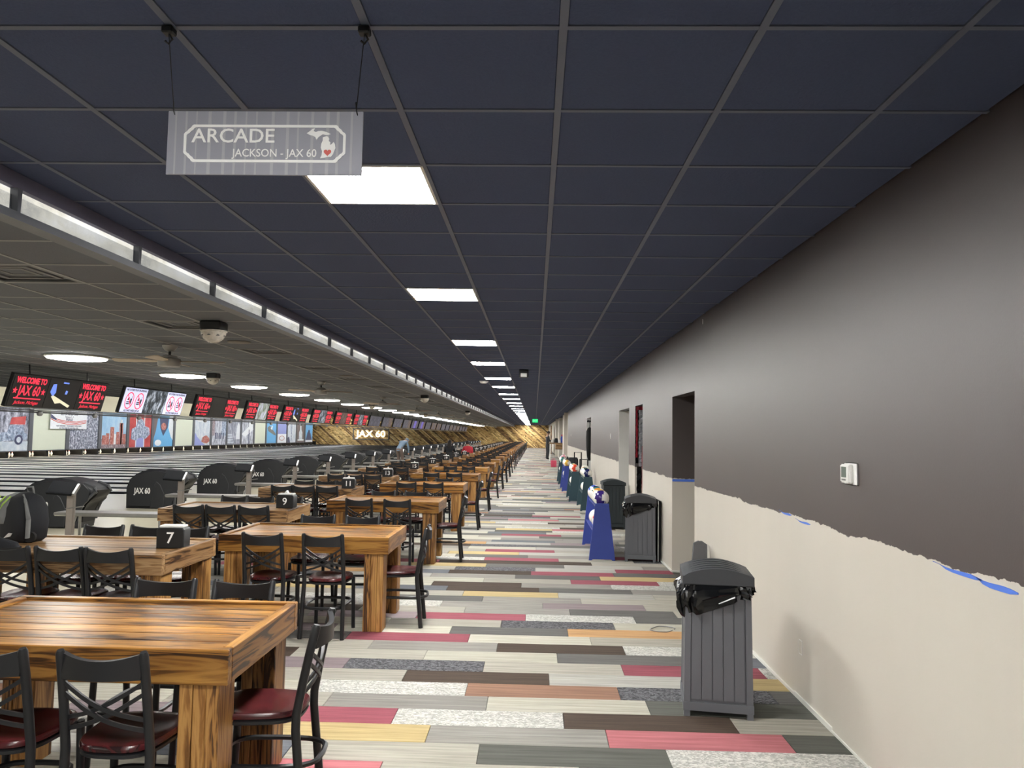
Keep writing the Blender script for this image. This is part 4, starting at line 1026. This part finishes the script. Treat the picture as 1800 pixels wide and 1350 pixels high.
# ================================================================== RIGHT WALL FITTINGS
t = thing('thermostat', 'white wall thermostat with a grey display on the brown wall', 'thermostat', (XW, 4.215, 1.47))
b = bm_(); bbox(b, -.008, 0, -.085, .085, -.06, .06, .004, 2); part('back_plate', b, 'plastic_white', t); b = bm_(); bbox(b, -.032, -.006, -.04, .082, -.05, .05, .006, 2); s = part('body', b, 'plastic_white', t, 40)
b = bm_(); bbox(b, -.0345, -.031, .0, .06, -.02, .036, .001); part('display', b, 'lcd', s); b = bm_(); bbox(b, -.035, -.031, .005, .055, -.037, -.029, .001); part('button', b, 'silver', s)
def plate(y, z, lb, hh=.06):
    t = thing('switch_plate', lb, 'switch plate', (XW, y, z)); b = bm_(); bbox(b, -.007, 0, -.04, .04, -hh, hh, .003); part('plate', b, 'plastic_white', t); b = bm_(); bbox(b, -.014, -.005, -.012, .012, -.025, .025, .003); part('rocker', b, 'plastic_white', t)
plate(17.4, 1.65, 'white switch plate on the brown wall beyond the white doorway'); plate(36.4, 1.67, 'tiny white switch plate near the far end of the brown wall')
t = thing('outlet_cover', 'beige painted blank outlet slot low on the beige wall', 'outlet', (XW, 5.04, .335)); b = bm_()
for q in ((-.03, .03, .04, .045), (-.03, .03, -.045, -.04), (-.03, -.026, -.04, .04), (.026, .03, -.04, .04)): box(b, -.003, .001, *q)
part('rim', b, 'white_paint', t); b = bm_(); box(b, -.0015, .0005, -.026, .026, -.04, .04); part('blank', b, 'beige', t)
b = bm_(); lathe(b, [(.004, 0), (.004, .05), (0, .052)], 6); tag(part('ceiling_hook', b, 'plastic_white', None, None, (XW-.006, 7.88, 2.81)), 'tiny white hook high on the wall under the dark ceiling', 'hook')
# foil and red strips hung in the second doorway
t = thing('foil_curtain', 'crinkled silver and black foil strips with red edges hung in the narrow doorway', 'curtain', (XW, 13.12, 0))
plain('foil_silver', (214, 216, 220), .3, metal=.35, var=.3, scale=30, bump=1.0); plain('foil_black', (40, 40, 44), .2, metal=.6, var=.4, scale=30, bump=1.0); plain('red_strip', (176, 44, 62), .45, var=.15)
def crinkle(x0, x1, z0, z1, yo, mat, name, sd, n=4, m=40):
    r2 = random.Random(sd); b = bm_(); g = [[b.verts.new((x0+(x1-x0)*i/n+r2.uniform(-.004, .004), yo+r2.uniform(-.018, .018), z0+(z1-z0)*j/m)) for i in range(n+1)] for j in range(m+1)]
    for j in range(m):
        for i in range(n): b.faces.new((g[j][i], g[j][i+1], g[j+1][i+1], g[j+1][i]))
    bmesh.ops.solidify(b, geom=list(b.faces), thickness=.003); part(name, b, mat, t)
crinkle(.02, .10, .02, 1.15, 0, 'foil_black', 'foil', 1); crinkle(.05, .14, 1.15, 2.14, 0, 'foil_silver', 'foil', 2); crinkle(-.0, .05, 1.2, 2.15, .02, 'foil_black', 'foil', 5); crinkle(.10, .15, .02, 1.5, -.02, 'red_strip', 'red_strip', 3, 1, 20); crinkle(.0, .03, 1.3, 2.15, -.02, 'red_strip', 'red_strip', 4, 1, 20); crinkle(.0, .18, 2.10, 2.16, -.03, 'red_strip', 'red_strip', 6, 4, 2)
# coat hung in the fourth doorway
t = thing('hanging_coat', 'long black coat hung in the far doorway', 'coat', (XW+.03, 25.2, 0))
b = bm_(); rings = []
for z, wx, wy in ((.85, .05, .05), (1.0, .09, .1), (1.3, .12, .14), (1.6, .13, .15), (1.8, .12, .13), (1.9, .07, .08), (1.93, .03, .03)):
    rings.append([b.verts.new((.04+wx*math.cos(2*math.pi*i/12)*(1+.15*math.sin(5*i)), wy*math.sin(2*math.pi*i/12), z)) for i in range(12)])
for A, B in zip(rings, rings[1:]):
    for i in range(12): b.faces.new((A[i], A[(i+1) % 12], B[(i+1) % 12], B[i]))
b.faces.new(rings[0][::-1]); b.faces.new(rings[-1]); part('cloth', b, 'rubber', t, 50)
b = bm_(); tube(b, [(.04, 0, 1.92), (.05, 0, 2.05), (.02, 0, 2.15), (-.02, 0, 2.16)], .02, 6); part('hanger', b, 'silver', t, 50)
b = bm_(); bbox(b, -.05, .09, -.04, .04, 2.1, 2.15, .01); part('hook_bar', b, 'black_metal', t)

# ================================================================== BINS
def bin_(loc, rz, label, dark=False, bag=True, sd=1, front_long=True):
    t = thing('trash_bin', label, 'trash bin', loc, rz)
    bc_, lc_ = ('bin_dark', 'bin_dark') if dark else ('bin_grey', 'bin_lid')
    W, D, H = .20, .20, .78
    def tap(z): return 1-.05*z/H           # walls lean in a little
    b = bm_()
    def frus(x0, x1, y0, y1, z0, z1):
        v = [b.verts.new((x*tap(z), y*tap(z), z)) for z in (z0, z1) for x, y in ((x0, y0), (x1, y0), (x1, y1), (x0, y1))]
        for q in ((0, 3, 2, 1), (4, 5, 6, 7), (0, 1, 5, 4), (1, 2, 6, 5), (2, 3, 7, 6), (3, 0, 4, 7)): b.faces.new([v[i] for i in q])
    frus(-W+.012, W-.012, -D+.012, D-.012, .03, H); part('body', b, bc_, t)
    for sx in (-1, 1):
        for sy in (-1, 1):
            b = bm_(); x, y = sx*(W-.018), sy*(D-.018); frus(x-.018, x+.018, y-.018, y+.018, 0, H); part('corner_post', b, bc_, t)
    for i in range(5):
        for side in range(3):
            b = bm_(); a0 = -W+.04+i*(2*W-.08)/5; a1 = a0+(2*W-.08)/5-.006
            if side == 0: frus(a0, a1, -D+.004, -D+.014, .10, H)
            elif side == 1: frus(-W+.004, -W+.014, a0, a1, .10, H)
            else: frus(W-.014, W-.004, a0, a1, .10, H)
            part('slat', b, bc_, t)
    b = bm_(); frus(-W-.004, W+.004, -D-.004, -D+.02, .035, .085); frus(-W-.004, -W+.02, -D, D, .035, .085); frus(W-.02, W+.004, -D, D, .035, .085); part('plinth', b, bc_, t)
    # lid: arched cap with ridges
    b = bm_(); prof = []
    for i in range(13):
        u = i/12*2-1; prof.append((u*(W+.008), H+.045+.045*(1-u*u)))
    prism(b, prof+[(W+.008, H-.01), (-W-.008, H-.01)], 2*D+.01, 'y', -D-.005, .006, 1); lid = part('lid', b, lc_, t, 30)
    for q in range(5):
        y = -D+.06+q*.075; b = bm_()
        up = [(u*.9, z+.006) for u, z in prof[1:-1]]; dn = [(u*.9, z-.004) for u, z in prof[1:-1]]
        prism(b, up+dn[::-1], .04, 'y', y-.02); part('ridge', b, lc_, lid, 30)
    if bag:
        r2 = random.Random(sd); b = bm_(); N, K = 72, 9; rings = []
        for k in range(K):
            v = k/(K-1); ring = []
            for i in range(N):
                a = 2*math.pi*i/N; c, s = math.cos(a), math.sin(a); e = .35
                rx = abs(c)**e*(1 if c > 0 else -1); ry = abs(s)**e*(1 if s > 0 else -1)
                # longer towards the left front
                ln = .055+.15*max(0, .5-.5*rx)*(.5+.5*max(0, -ry))+.02*math.sin(a*7+sd)
                fold = .013*math.sin(i*1.7+sd)+.010*math.sin(i*.9+2*sd)+r2.uniform(-.012, .012)
                out = .006+.045*math.sin(math.pi*min(1, v*1.05))*(.45+.55*max(0, -rx))+fold*(.3+v)*(.9 if v > 0 else 0)
                z = H-.005-ln*v+(r2.uniform(-.014, .014) if 0 < v < 1 else 0)+(.02*math.sin(i*.5+sd) if v == 1 else 0)
                tp = tap(z); ring.append(b.verts.new((rx*(W+out)*tp, ry*(D+out)*tp, z)))
            rings.append(ring)
        for A, B in zip(rings, rings[1:]):
            for i in range(N): b.faces.new((A[i], B[i], B[(i+1) % N], A[(i+1) % N]))
        part('bin_liner', b, 'bag_plastic', t, 22, label='black plastic liner')
    return t
bin_((1.135, 4.90, 0), R_(-8), 'large grey slatted bin with a black liner in the right foreground', sd=2)
bin_((1.435, 10.55, 0), R_(-6), 'grey slatted bin with a black liner beside the blue ball rack', sd=5)
bin_((1.43, 14.12, 0), R_(2), 'dark green bin behind the blue ball rack', True, False)
# boards leaning by the wall
plain('board_grey', (96, 98, 102), .6, var=.08)
for i, (x, y, rz, h_, lb) in enumerate(((1.53, 7.25, 12, .70, 'grey board with white edge leaning behind the near bin, left one'), (1.62, 7.55, 40, .66, 'grey board with white edge leaning by the wall, right one'))):
    t = thing('leaning_board', lb, 'board', (x, y, 0), R_(rz)); b = bm_(); prism(b, [(-.11, 0), (.11, 0), (.10, h_-.05), (.0, h_), (-.05, h_-.02)], .02, 'y', 0); part('face', b, 'board_grey', t); b = bm_(); prism(b, [(.085, 0), (.112, 0), (.102, h_-.05), (.08, h_-.04)], .008, 'y', -.008); part('edge', b, 'white_paint', t)
t = thing('leaning_board', 'tall black board with white edge standing behind the second grey bin', 'board', (1.675, 10.45, 0), R_(0)); b = bm_(); bbox(b, -.012, .018, -.03, .72, .0, .80, .004); part('face', b, 'rubber', t); b = bm_(); bbox(b, -.022, -.012, -.04, -.02, .0, .80, .002); part('edge', b, 'plastic_white', t)
b = bm_(); pts = [(1.12+.1*math.cos(a)*(1+.3*math.sin(2*a)), 6.78+.1*math.sin(a), .006) for a in [i*.35 for i in range(18)]]; tube(b, pts, .004, 5)
tag(part('loose_cable', b, 'silver', None, 50), 'thin grey loop of cable on the carpet behind the near bin', 'cable')

# ================================================================== BALL RACKS AND BALLS
for nm, c in dict(purple=(58, 40, 110), orange=(226, 140, 50), navy=(30, 36, 84), red=(216, 70, 46), green=(60, 110, 104), gold=(214, 170, 70), blue=(60, 90, 190), black=(30, 30, 34), white=(232, 230, 222), pink=(206, 150, 160)).items(): plain('ball_'+nm, c, .14, var=.1)
ball_me = {}
def ball_mesh(c):
    if c not in ball_me:
        b = bm_(); bmesh.ops.create_uvsphere(b, u_segments=18, v_segments=12, radius=.108)
        for f in b.faces:
            m = f.calc_center_median(); f.material_index = 1 if abs(m.x+.2*m.z) > .052 else 0
        ball_me[c] = mesh_of('bowling_ball', b, ['ball_'+c, 'ball_white'], 60)
    return ball_me[c]
b = bm_(); ring_pts(b, 0, 0, .024, .024, .005, .0, .002, 14); prism(b, [(-.006, -.012), (.0, -.012), (.008, .012), (.002, .012)], .002, 'z', 0); logo_me = mesh_of('emblem', b, 'ball_navy')
def ball(x, y, z, c, lb, emblem=True):
    o = ob('bowling_ball', ball_mesh(c), None, (x, y, z), (R_(rg.uniform(-30, 30)), R_(rg.uniform(-30, 30)), R_(rg.uniform(-25, 25)))); tag(o, lb, 'bowling ball', 'bowling balls on the racks')
    return o
def rack(x, y, L, mat, who, cols, near_pole=True):
    t = thing('ball_rack', who, 'ball rack', (x, y, 0), 0, 'free-standing ball racks')
    prof = [(-.175, 0), (-.14, 0), (-.12, .02), (.12, .02), (.14, 0), (.175, 0), (.085, .75), (-.095, .75)]
    for yy in (0, L-.03):
        b = bm_(); prism(b, prof, .03, 'y', yy, .003, 1); part('end_panel', b, mat, t)
    for z, w_ in ((.68, .075), (.36, .115)):
        b = bm_(); prism(b, [(-w_, z+.03), (-w_, z), (w_, z), (w_, z+.03), (w_-.02, z+.02), (0, z+.008), (-w_+.02, z+.02)], L-.062, 'y', .031); part('shelf', b, mat, t)
    b = bm_(); tube(b, [(0, .03, .12), (0, L-.03, .12)], .016, 6); part('stretcher', b, mat, t)
    return t
rk = [(.915, 10.40, 1.5, 'rack_blue', 'bright blue ball rack standing nearest, beside the grey bin', ['purple', 'gold', 'orange', 'green', 'navy', 'blue'], 'the near blue rack'),
      (1.19, 17.1, 1.45, 'rack_teal', 'dark teal ball rack just beyond the dark bin, nearest teal one', ['navy', 'black', 'green', 'navy', 'blue', 'gold'], 'the nearest teal rack'),
      (1.04, 19.5, 1.5, 'rack_teal', 'second dark teal ball rack, orange ball on its near end', ['red', 'pink', 'orange', 'navy', 'gold', 'green'], 'the second teal rack'),
      (.99, 23.0, 1.6, 'rack_blue', 'smaller blue ball rack between the far teal racks', ['gold', 'orange', 'pink', 'green', 'navy', 'gold'], 'the far blue rack'),
      (.98, 26.3, 1.6, 'rack_teal', 'farthest dark teal ball rack in the row', ['green', 'navy', 'gold', 'red', 'pink', 'blue'], 'the farthest teal rack')]
for x, y, L, mat, who, cols, short in rk:
    rack(x, y, L, mat, who, cols)
    for i, c in enumerate(cols):
        bo = ball(x-.005, y+.15+i*.2255, .69+.108+.012, c, '%s and white ball, %s from the near end atop %s' % (c, nth(i), short))
        if i == 0: bo.rotation_euler = (R_(10), R_(8), R_(-20)); ob('emblem', logo_me, bo, (.066, -.085, -.02), (R_(80), 0, R_(38)))
        if i in (1, 3): ball(x-.012, y+.15+i*.24, .368+.108+.012, ('red', 'white')[i == 3] if short == 'the near blue rack' else 'white', '%s ball on the lower shelf of %s, %s one' % (('red and white', 'white')[i == 3] if short == 'the near blue rack' else 'white', short, ('near', 'far')[i == 3]))

# ================================================================== THINGS ON THE FIRST LANE-SIDE TABLE
for nm, c, r_ in (('cloth_black', (22, 24, 30), .8), ('cloth_grey', (120, 122, 122), .8), ('lime', (168, 206, 84), .6), ('pink_card', (206, 176, 180), .6), ('cloth_denim', (110, 130, 150), .85), ('cloth_brown', (104, 90, 84), .85), ('cloth_charcoal', (38, 40, 44), .85), ('cloth_red', (176, 40, 56), .85), ('cloth_pink', (214, 84, 110), .8), ('cloth_white', (214, 212, 208), .8), ('cloth_blue', (70, 96, 190), .8)): plain(nm, c, r_, var=.12, scale=20)
ZT_ = .768
t = thing('backpack', 'black and grey backpack with lime zips standing on a table', 'backpack', (-3.96, 5.92, ZT_), R_(-20))
def blob(bm, secs, n=20, e=.6):
    rings = []
    for cx, cy, z, rx, ry in secs:
        rings.append([bm.verts.new((cx+rx*abs(math.cos(a))**e*(1 if math.cos(a) > 0 else -1), cy+ry*abs(math.sin(a))**e*(1 if math.sin(a) > 0 else -1), z)) for a in [2*math.pi*i/n for i in range(n)]])
    for A, B in zip(rings, rings[1:]):
        for i in range(n): bm.faces.new((A[i], A[(i+1) % n], B[(i+1) % n], B[i]))
    bm.faces.new(rings[0][::-1]); bm.faces.new(rings[-1]); return bm
b = bm_(); blob(b, [(0, 0, 0, .14, .10), (.01, 0, .03, .165, .125), (.02, 0, .14, .165, .13), (.03, .0, .26, .14, .12), (.03, .0, .34, .09, .09), (.03, 0, .375, .03, .04)]); bd = part('body', b, 'cloth_black', t, 60)
b = bm_(); blob(b, [(-.10, -.04, .14, .09, .10), (-.11, -.04, .2, .10, .115), (-.09, -.03, .28, .085, .10), (-.05, -.02, .35, .05, .06), (-.03, -.01, .372, .02, .03)]); part('front_pocket', b, 'cloth_grey', t, 60)
for i in range(3):
    b = bm_(); x = -.165+i*.055; tube(b, [(x, -.155, .15), (x-.012, -.158, .22), (x+.012, -.135, .29), (x+.03, -.09, .345)], .006, 5); part('zip', b, 'lime', t, 50)
b = bm_(); tube(b, [(.02, .02, .37), (.0, .02, .41), (.05, .03, .415), (.07, .03, .36)], .009, 6); part('handle', b, 'cloth_grey', t, 50)
b = bm_(); tube(b, [(.06, -.05, .35), (.15, -.09, .30), (.185, -.09, .18), (.17, -.08, .04)], .02, 6, flat=(.5, 1)); part('strap', b, 'cloth_grey', t, 50)
b = bm_(); lathe(b, [(.0, -.015), (.04, -.015), (.045, 0), (.04, .015), (0, .015)], 14); part('wheel', b, 'rubber', t, 50, (.16, -.05, .045), (R_(90), 0, R_(30)))
b = bm_(); prism(b, [(-.02, .035), (.05, .05), (.07, .075), (.03, .075)], .004, 'y', -.131); part('emblem', b, 'cloth_white', t)
t = thing('shoe', 'black sports shoe lying beside the backpack at the left edge', 'shoe', (-3.82, 5.45, ZT_), R_(25))
b = bm_(); blob(b, [(0, 0, 0, .145, .05), (0, 0, .015, .15, .052), (0, 0, .02, .148, .05)]); part('sole', b, 'rubber', t, 50)
b = bm_(); blob(b, [(0, 0, .02, .14, .047), (-.005, 0, .05, .13, .045), (-.045, 0, .08, .085, .038), (-.07, 0, .105, .05, .033)]); part('upper', b, 'cloth_black', t, 60)
b = bm_(); tube(b, [(-.01, -.03, .075), (.03, .03, .068), (.03, -.03, .066), (.06, .03, .058)], .004, 5); part('laces', b, 'cloth_charcoal', t)
t = thing('card_box', 'pale pink box behind the backpack at the left edge', 'box', (-4.02, 5.62, ZT_), R_(5)); b = bm_(); bbox(b, -.05, .05, -.04, .04, 0, .18, .003); part('carton', b, 'pink_card', t); b = bm_(); bbox(b, -.051, .051, -.041, .041, .17, .19, .003); part('lid', b, 'cloth_white', t)

# ================================================================== PEOPLE
def person(label, loc, rz, J, cloth, hair, skin='skin', long_hair=False, cap=None):
    """J: joint name -> (x, y, z) with the person facing +y; the body grows over these bones"""
    E_ = [('pelvis', 'waist'), ('waist', 'chest'), ('chest', 'neck'), ('neck', 'head'), ('head', 'crown')]
    for s in 'lr': E_ += [('chest', 'sh'+s), ('sh'+s, 'el'+s), ('el'+s, 'wr'+s), ('wr'+s, 'ha'+s), ('pelvis', 'hip'+s), ('hip'+s, 'kn'+s), ('kn'+s, 'an'+s), ('an'+s, 'to'+s)]
    RAD = dict(pelvis=.15, waist=.135, chest=.16, neck=.058, head=.088, crown=.07, sh=.07, el=.048, wr=.034, ha=.036, hip=.105, kn=.07, an=.048, to=.04)
    names = list(J); idx = {n: i for i, n in enumerate(names)}
    me = bpy.data.meshes.new('person'); me.from_pydata([J[n] for n in names], [(idx[a], idx[c]) for a, c in E_], [])
    o = bpy.data.objects.new('tmp', me); COL.objects.link(o)
    md = o.modifiers.new('skin', 'SKIN'); sb = o.modifiers.new('sub', 'SUBSURF'); sb.levels = 1; sb.render_levels = 1
    for n in names:
        r = RAD.get(n, RAD.get(n[:-1], .06)); d = me.skin_vertices[0].data[idx[n]]; d.radius = (r, r*.8 if n in ('chest', 'waist', 'pelvis') else r); d.use_root = n == 'pelvis'
    dg = bpy.context.evaluated_depsgraph_get(); nm = bpy.data.meshes.new_from_object(o.evaluated_get(dg)); bpy.data.objects.remove(o)
    nm.name = 'person'; nm.materials.clear()
    for m in (cloth[0], cloth[1], skin, 'rubber'): nm.materials.append(M[m])
    P_ = {n: Vector(J[n]) for n in names}
    def seg(p, a, c):
        ab = c-a; t_ = max(0, min(1, (p-a).dot(ab)/ab.length_squared)); return (p-a-ab*t_).length
    for f in nm.polygons:
        c = f.center; best = min(E_, key=lambda e: seg(c, P_[e[0]], P_[e[1]])-RAD.get(e[1], RAD.get(e[1][:-1], .05))*.5)
        k = best[1]
        f.material_index = 2 if k in ('head', 'crown') or k.startswith('ha') else (1 if k[:2] in ('hi', 'kn', 'an') else (3 if k[:2] == 'to' else 0)); f.use_smooth = True
    root = thing('person', label, 'person', loc, rz); ob('body', nm, root)
    hd, cr = P_['head'], P_['crown']; up = (cr-hd).normalized()
    b = bm_(); blob(b, [(0, -.02, -.02, .088, .085), (0, -.02, .04, .10, .10), (0, -.015, .10, .092, .095), (0, -.01, .14, .06, .065), (0, -.01, .155, .02, .02)], 14, 1)
    q = Vector((0, 0, 1)).rotation_difference(up)
    h = part('hair', b, hair, root, 60, hd-up*.0, q.to_euler())
    if long_hair:
        b = bm_(); blob(b, [(0, -.07, -.25, .08, .04), (0, -.08, -.1, .10, .055), (0, -.06, .05, .09, .06)], 12, 1); part('hair', b, hair, root, 60, hd, q.to_euler())
    fw = q @ Vector((0, 1, 0)); rt = fw.cross(up)
    for s in (-1, 1):
        b = bm_(); lathe(b, [(0, -.012), (.012, 0), (0, .012)], 8); part('eye', b, 'rubber', root, 60, hd+fw*.082+rt*.032*s+up*.03)
        b = bm_(); blob(b, [(0, 0, -.03, .008, .014), (0, 0, 0, .012, .02), (0, 0, .03, .008, .014)], 8, 1); part('ear', b, skin, root, 60, hd+rt*.092*s+up*.015)
    b = bm_(); blob(b, [(0, 0, -.02, .014, .02), (0, 0, .02, .007, .009)], 8, 1); part('nose', b, skin, root, 60, hd+fw*.088)
    return root
def stand(**kw):
    J = dict(pelvis=(0, 0, .95), waist=(0, .01, 1.1), chest=(0, 0, 1.36), neck=(0, .0, 1.52), head=(0, .02, 1.64), crown=(0, .02, 1.74),
             shl=(-.19, 0, 1.42), shr=(.19, 0, 1.42), ell=(-.23, -.02, 1.13), elr=(.23, -.02, 1.13), wrl=(-.22, .1, .9), wrr=(.22, .1, .9), hal=(-.21, .14, .82), har=(.21, .14, .82),
             hipl=(-.1, 0, .9), hipr=(.1, 0, .9), knl=(-.11, .03, .5), knr=(.11, .03, .5), anl=(-.12, -.02, .09), anr=(.12, -.02, .09), tol=(-.13, .12, .04), tor=(.13, .12, .04)); J.update(kw); return J
# staff member at the far counter, looking down at what he holds
person('person in dark clothes standing at the far counter, head bent', (.86, 52.3, 0), R_(-70), stand(ell=(-.25, .04, 1.15), elr=(.25, .04, 1.15), wrl=(-.14, .26, 1.2), wrr=(.14, .26, 1.2), hal=(-.07, .33, 1.23), har=(.07, .33, 1.23), head=(0, .05, 1.64), crown=(0, .10, 1.73)), ('cloth_charcoal', 'cloth_charcoal'), 'hair_dark', 'skin_dark').scale = (1.08, 1.08, 1.08)
# bowler bending forward on the approach
person('person in pale blue top and brown trousers bending over beyond the consoles', (-6.2, 35.6, 0), R_(-25), stand(pelvis=(0, -.12, .92), waist=(0, .0, 1.04), chest=(0, .22, 1.2), neck=(0, .36, 1.26), head=(0, .46, 1.27), crown=(0, .55, 1.30), shl=(-.19, .24, 1.22), shr=(.19, .24, 1.22), ell=(-.24, .3, .95), elr=(.24, .3, .95), wrl=(-.2, .36, .72), wrr=(.2, .36, .72), hal=(-.18, .39, .64), har=(.18, .39, .64), hipl=(-.1, -.1, .88), hipr=(.1, -.1, .88)), ('cloth_denim', 'cloth_brown'), 'cloth_denim')
def sit(**kw):
    J = dict(pelvis=(0, -.06, .56), waist=(0, -.05, .72), chest=(0, -.03, .96), neck=(0, 0, 1.11), head=(0, .03, 1.2), crown=(0, .04, 1.3), shl=(-.18, -.02, 1.02), shr=(.18, -.02, 1.02), ell=(-.24, .08, .78), elr=(.24, .08, .78), wrl=(-.16, .3, .82), wrr=(.16, .3, .82), hal=(-.12, .37, .83), har=(.12, .37, .83),
             hipl=(-.09, .0, .54), hipr=(.09, .0, .54), knl=(-.11, .36, .50), knr=(.11, .36, .50), anl=(-.12, .34, .09), anr=(.12, .34, .09), tol=(-.12, .46, .04), tor=(.12, .46, .04)); J.update(kw); return J
iy = min(range(len(BY)), key=lambda i: abs(BY[i]-36.2))
person('person in dark clothes with long dark hair seated at the far lane-side tables', (-3.89, BY[iy]-.33, 0), 0, sit(), ('cloth_black', 'cloth_black'), 'hair_dark', 'skin', True)
person('person in a white cap seated behind the long-haired one', (-3.98, BY[iy]+.5, 0), math.pi, sit(), ('cloth_charcoal', 'cloth_charcoal'), 'cloth_white')
person('person in a red top seated at the far lane-side tables', (-3.06, BY[iy]-.33, 0), R_(20), sit(), ('cloth_red', 'cloth_charcoal'), 'hair_dark')

# ================================================================== FAR COUNTER AND LUGGAGE BY THE WALL
t = thing('counter_table', 'tall wooden counter table with white legs at the far right', 'table', (1.42, 50.0, 0))
b = bm_(); bbox(b, -.5, .5, -.45, .45, 1.1, 1.18, .008); part('top', b, 'wood_old_x', t)
for sx in (-.4, .4):
    for sy in (-.36, .36):
        b = bm_(); tube(b, [(sx, sy, 1.1), (sx*1.12, sy*1.1, 0)], .03, 6); part('leg', b, 'plastic_white', t)
b = bm_(); bbox(b, -.1, .42, -.40, -.37, .75, 1.1, .004); part('front_panel', b, 'wood_old_x', t)
for x, y, sx, sz, mat, lb in ((1.15, 49.8, .09, .2, 'cloth_white', 'white packet on the far counter, left one'), (1.38, 49.9, .12, .26, 'cloth_black', 'black bag on the far counter'), (1.58, 49.75, .08, .18, 'plastic_white', 'white jar on the far counter beside the blue parcel'), (1.76, 49.9, .10, .42, 'cloth_blue', 'blue parcel with a pink top on the far counter')):
    o = thing('counter_item', lb, 'item', (x, y, 1.18)); b = bm_(); blob(b, [(0, 0, 0, sx, sx), (0, 0, sz*.7, sx, sx), (0, 0, sz, sx*.7, sx*.7)], 12, .6); part('body', b, mat, o, 50); b = bm_(); blob(b, [(0, 0, sz, sx*.7, sx*.7), (0, 0, sz+.1 if mat == 'cloth_blue' else sz+.03, sx*.8, sx*.8)], 12, .7); part('lid', b, 'cloth_pink' if mat == 'cloth_blue' else mat, o, 50)
def tote(x, y, h_, hh, lb, mat='cloth_black', rz=0):
    t = thing('ball_bag', lb, 'bag', (x, y, 0), R_(rz), 'wheeled ball bags by the wall'); b = bm_(); blob(b, [(0, 0, .03, .17, .14), (0, 0, .08, .19, .16), (0, 0, h_-.08, .19, .16), (0, 0, h_, .15, .12)], 16, .5); part('body', b, mat, t, 50)
    if hh:
        b = bm_(); tube(b, [(-.11, .12, h_-.1), (-.11, .12, hh), (.11, .12, hh), (.11, .12, h_-.1)], .022, 6); part('handle', b, 'black_metal', t)
    for s in (-1, 1):
        b = bm_(); tube(b, [(s*.15-.02, .1, .035), (s*.15+.02, .1, .035)], .035, 10); part('wheel', b, 'rubber', t)
tote(1.40, 21.9, .62, .98, 'black wheeled ball bag with raised handle, right one by the wall'); tote(1.38, 24.6, .66, 1.12, 'black wheeled ball bag with the tallest handle by the wall'); tote(1.15, 29.2, .72, 0, 'black ball bag at the far end of the racks', rz=20); tote(1.42, 28.6, .85, 0, 'tall black bag against the wall behind the racks', 'cloth_charcoal'); tote(1.2, 31.4, .8, 0, 'dark bag beside the pink tote', 'cloth_charcoal', 15)
t = thing('pink_tote', 'bright pink tote bag on the floor at the far end of the racks', 'bag', (1.0, 40.6, 0)); b = bm_(); blob(b, [(0, 0, 0, .14, .1), (0, 0, .2, .16, .12), (0, 0, .34, .15, .1)], 14, .5); part('body', b, 'cloth_pink', t, 50); b = bm_(); tube(b, [(-.08, 0, .33), (-.05, 0, .42), (.05, 0, .42), (.08, 0, .33)], .012, 6); part('handle', b, 'cloth_pink', t)
ball(1.42, 21.85, .62+.112, 'white', 'white bowling ball resting on the right wheeled bag'); ball(1.1, 29.15, .72+.112, 'pink', 'pale pink bowling ball on the far black bag')
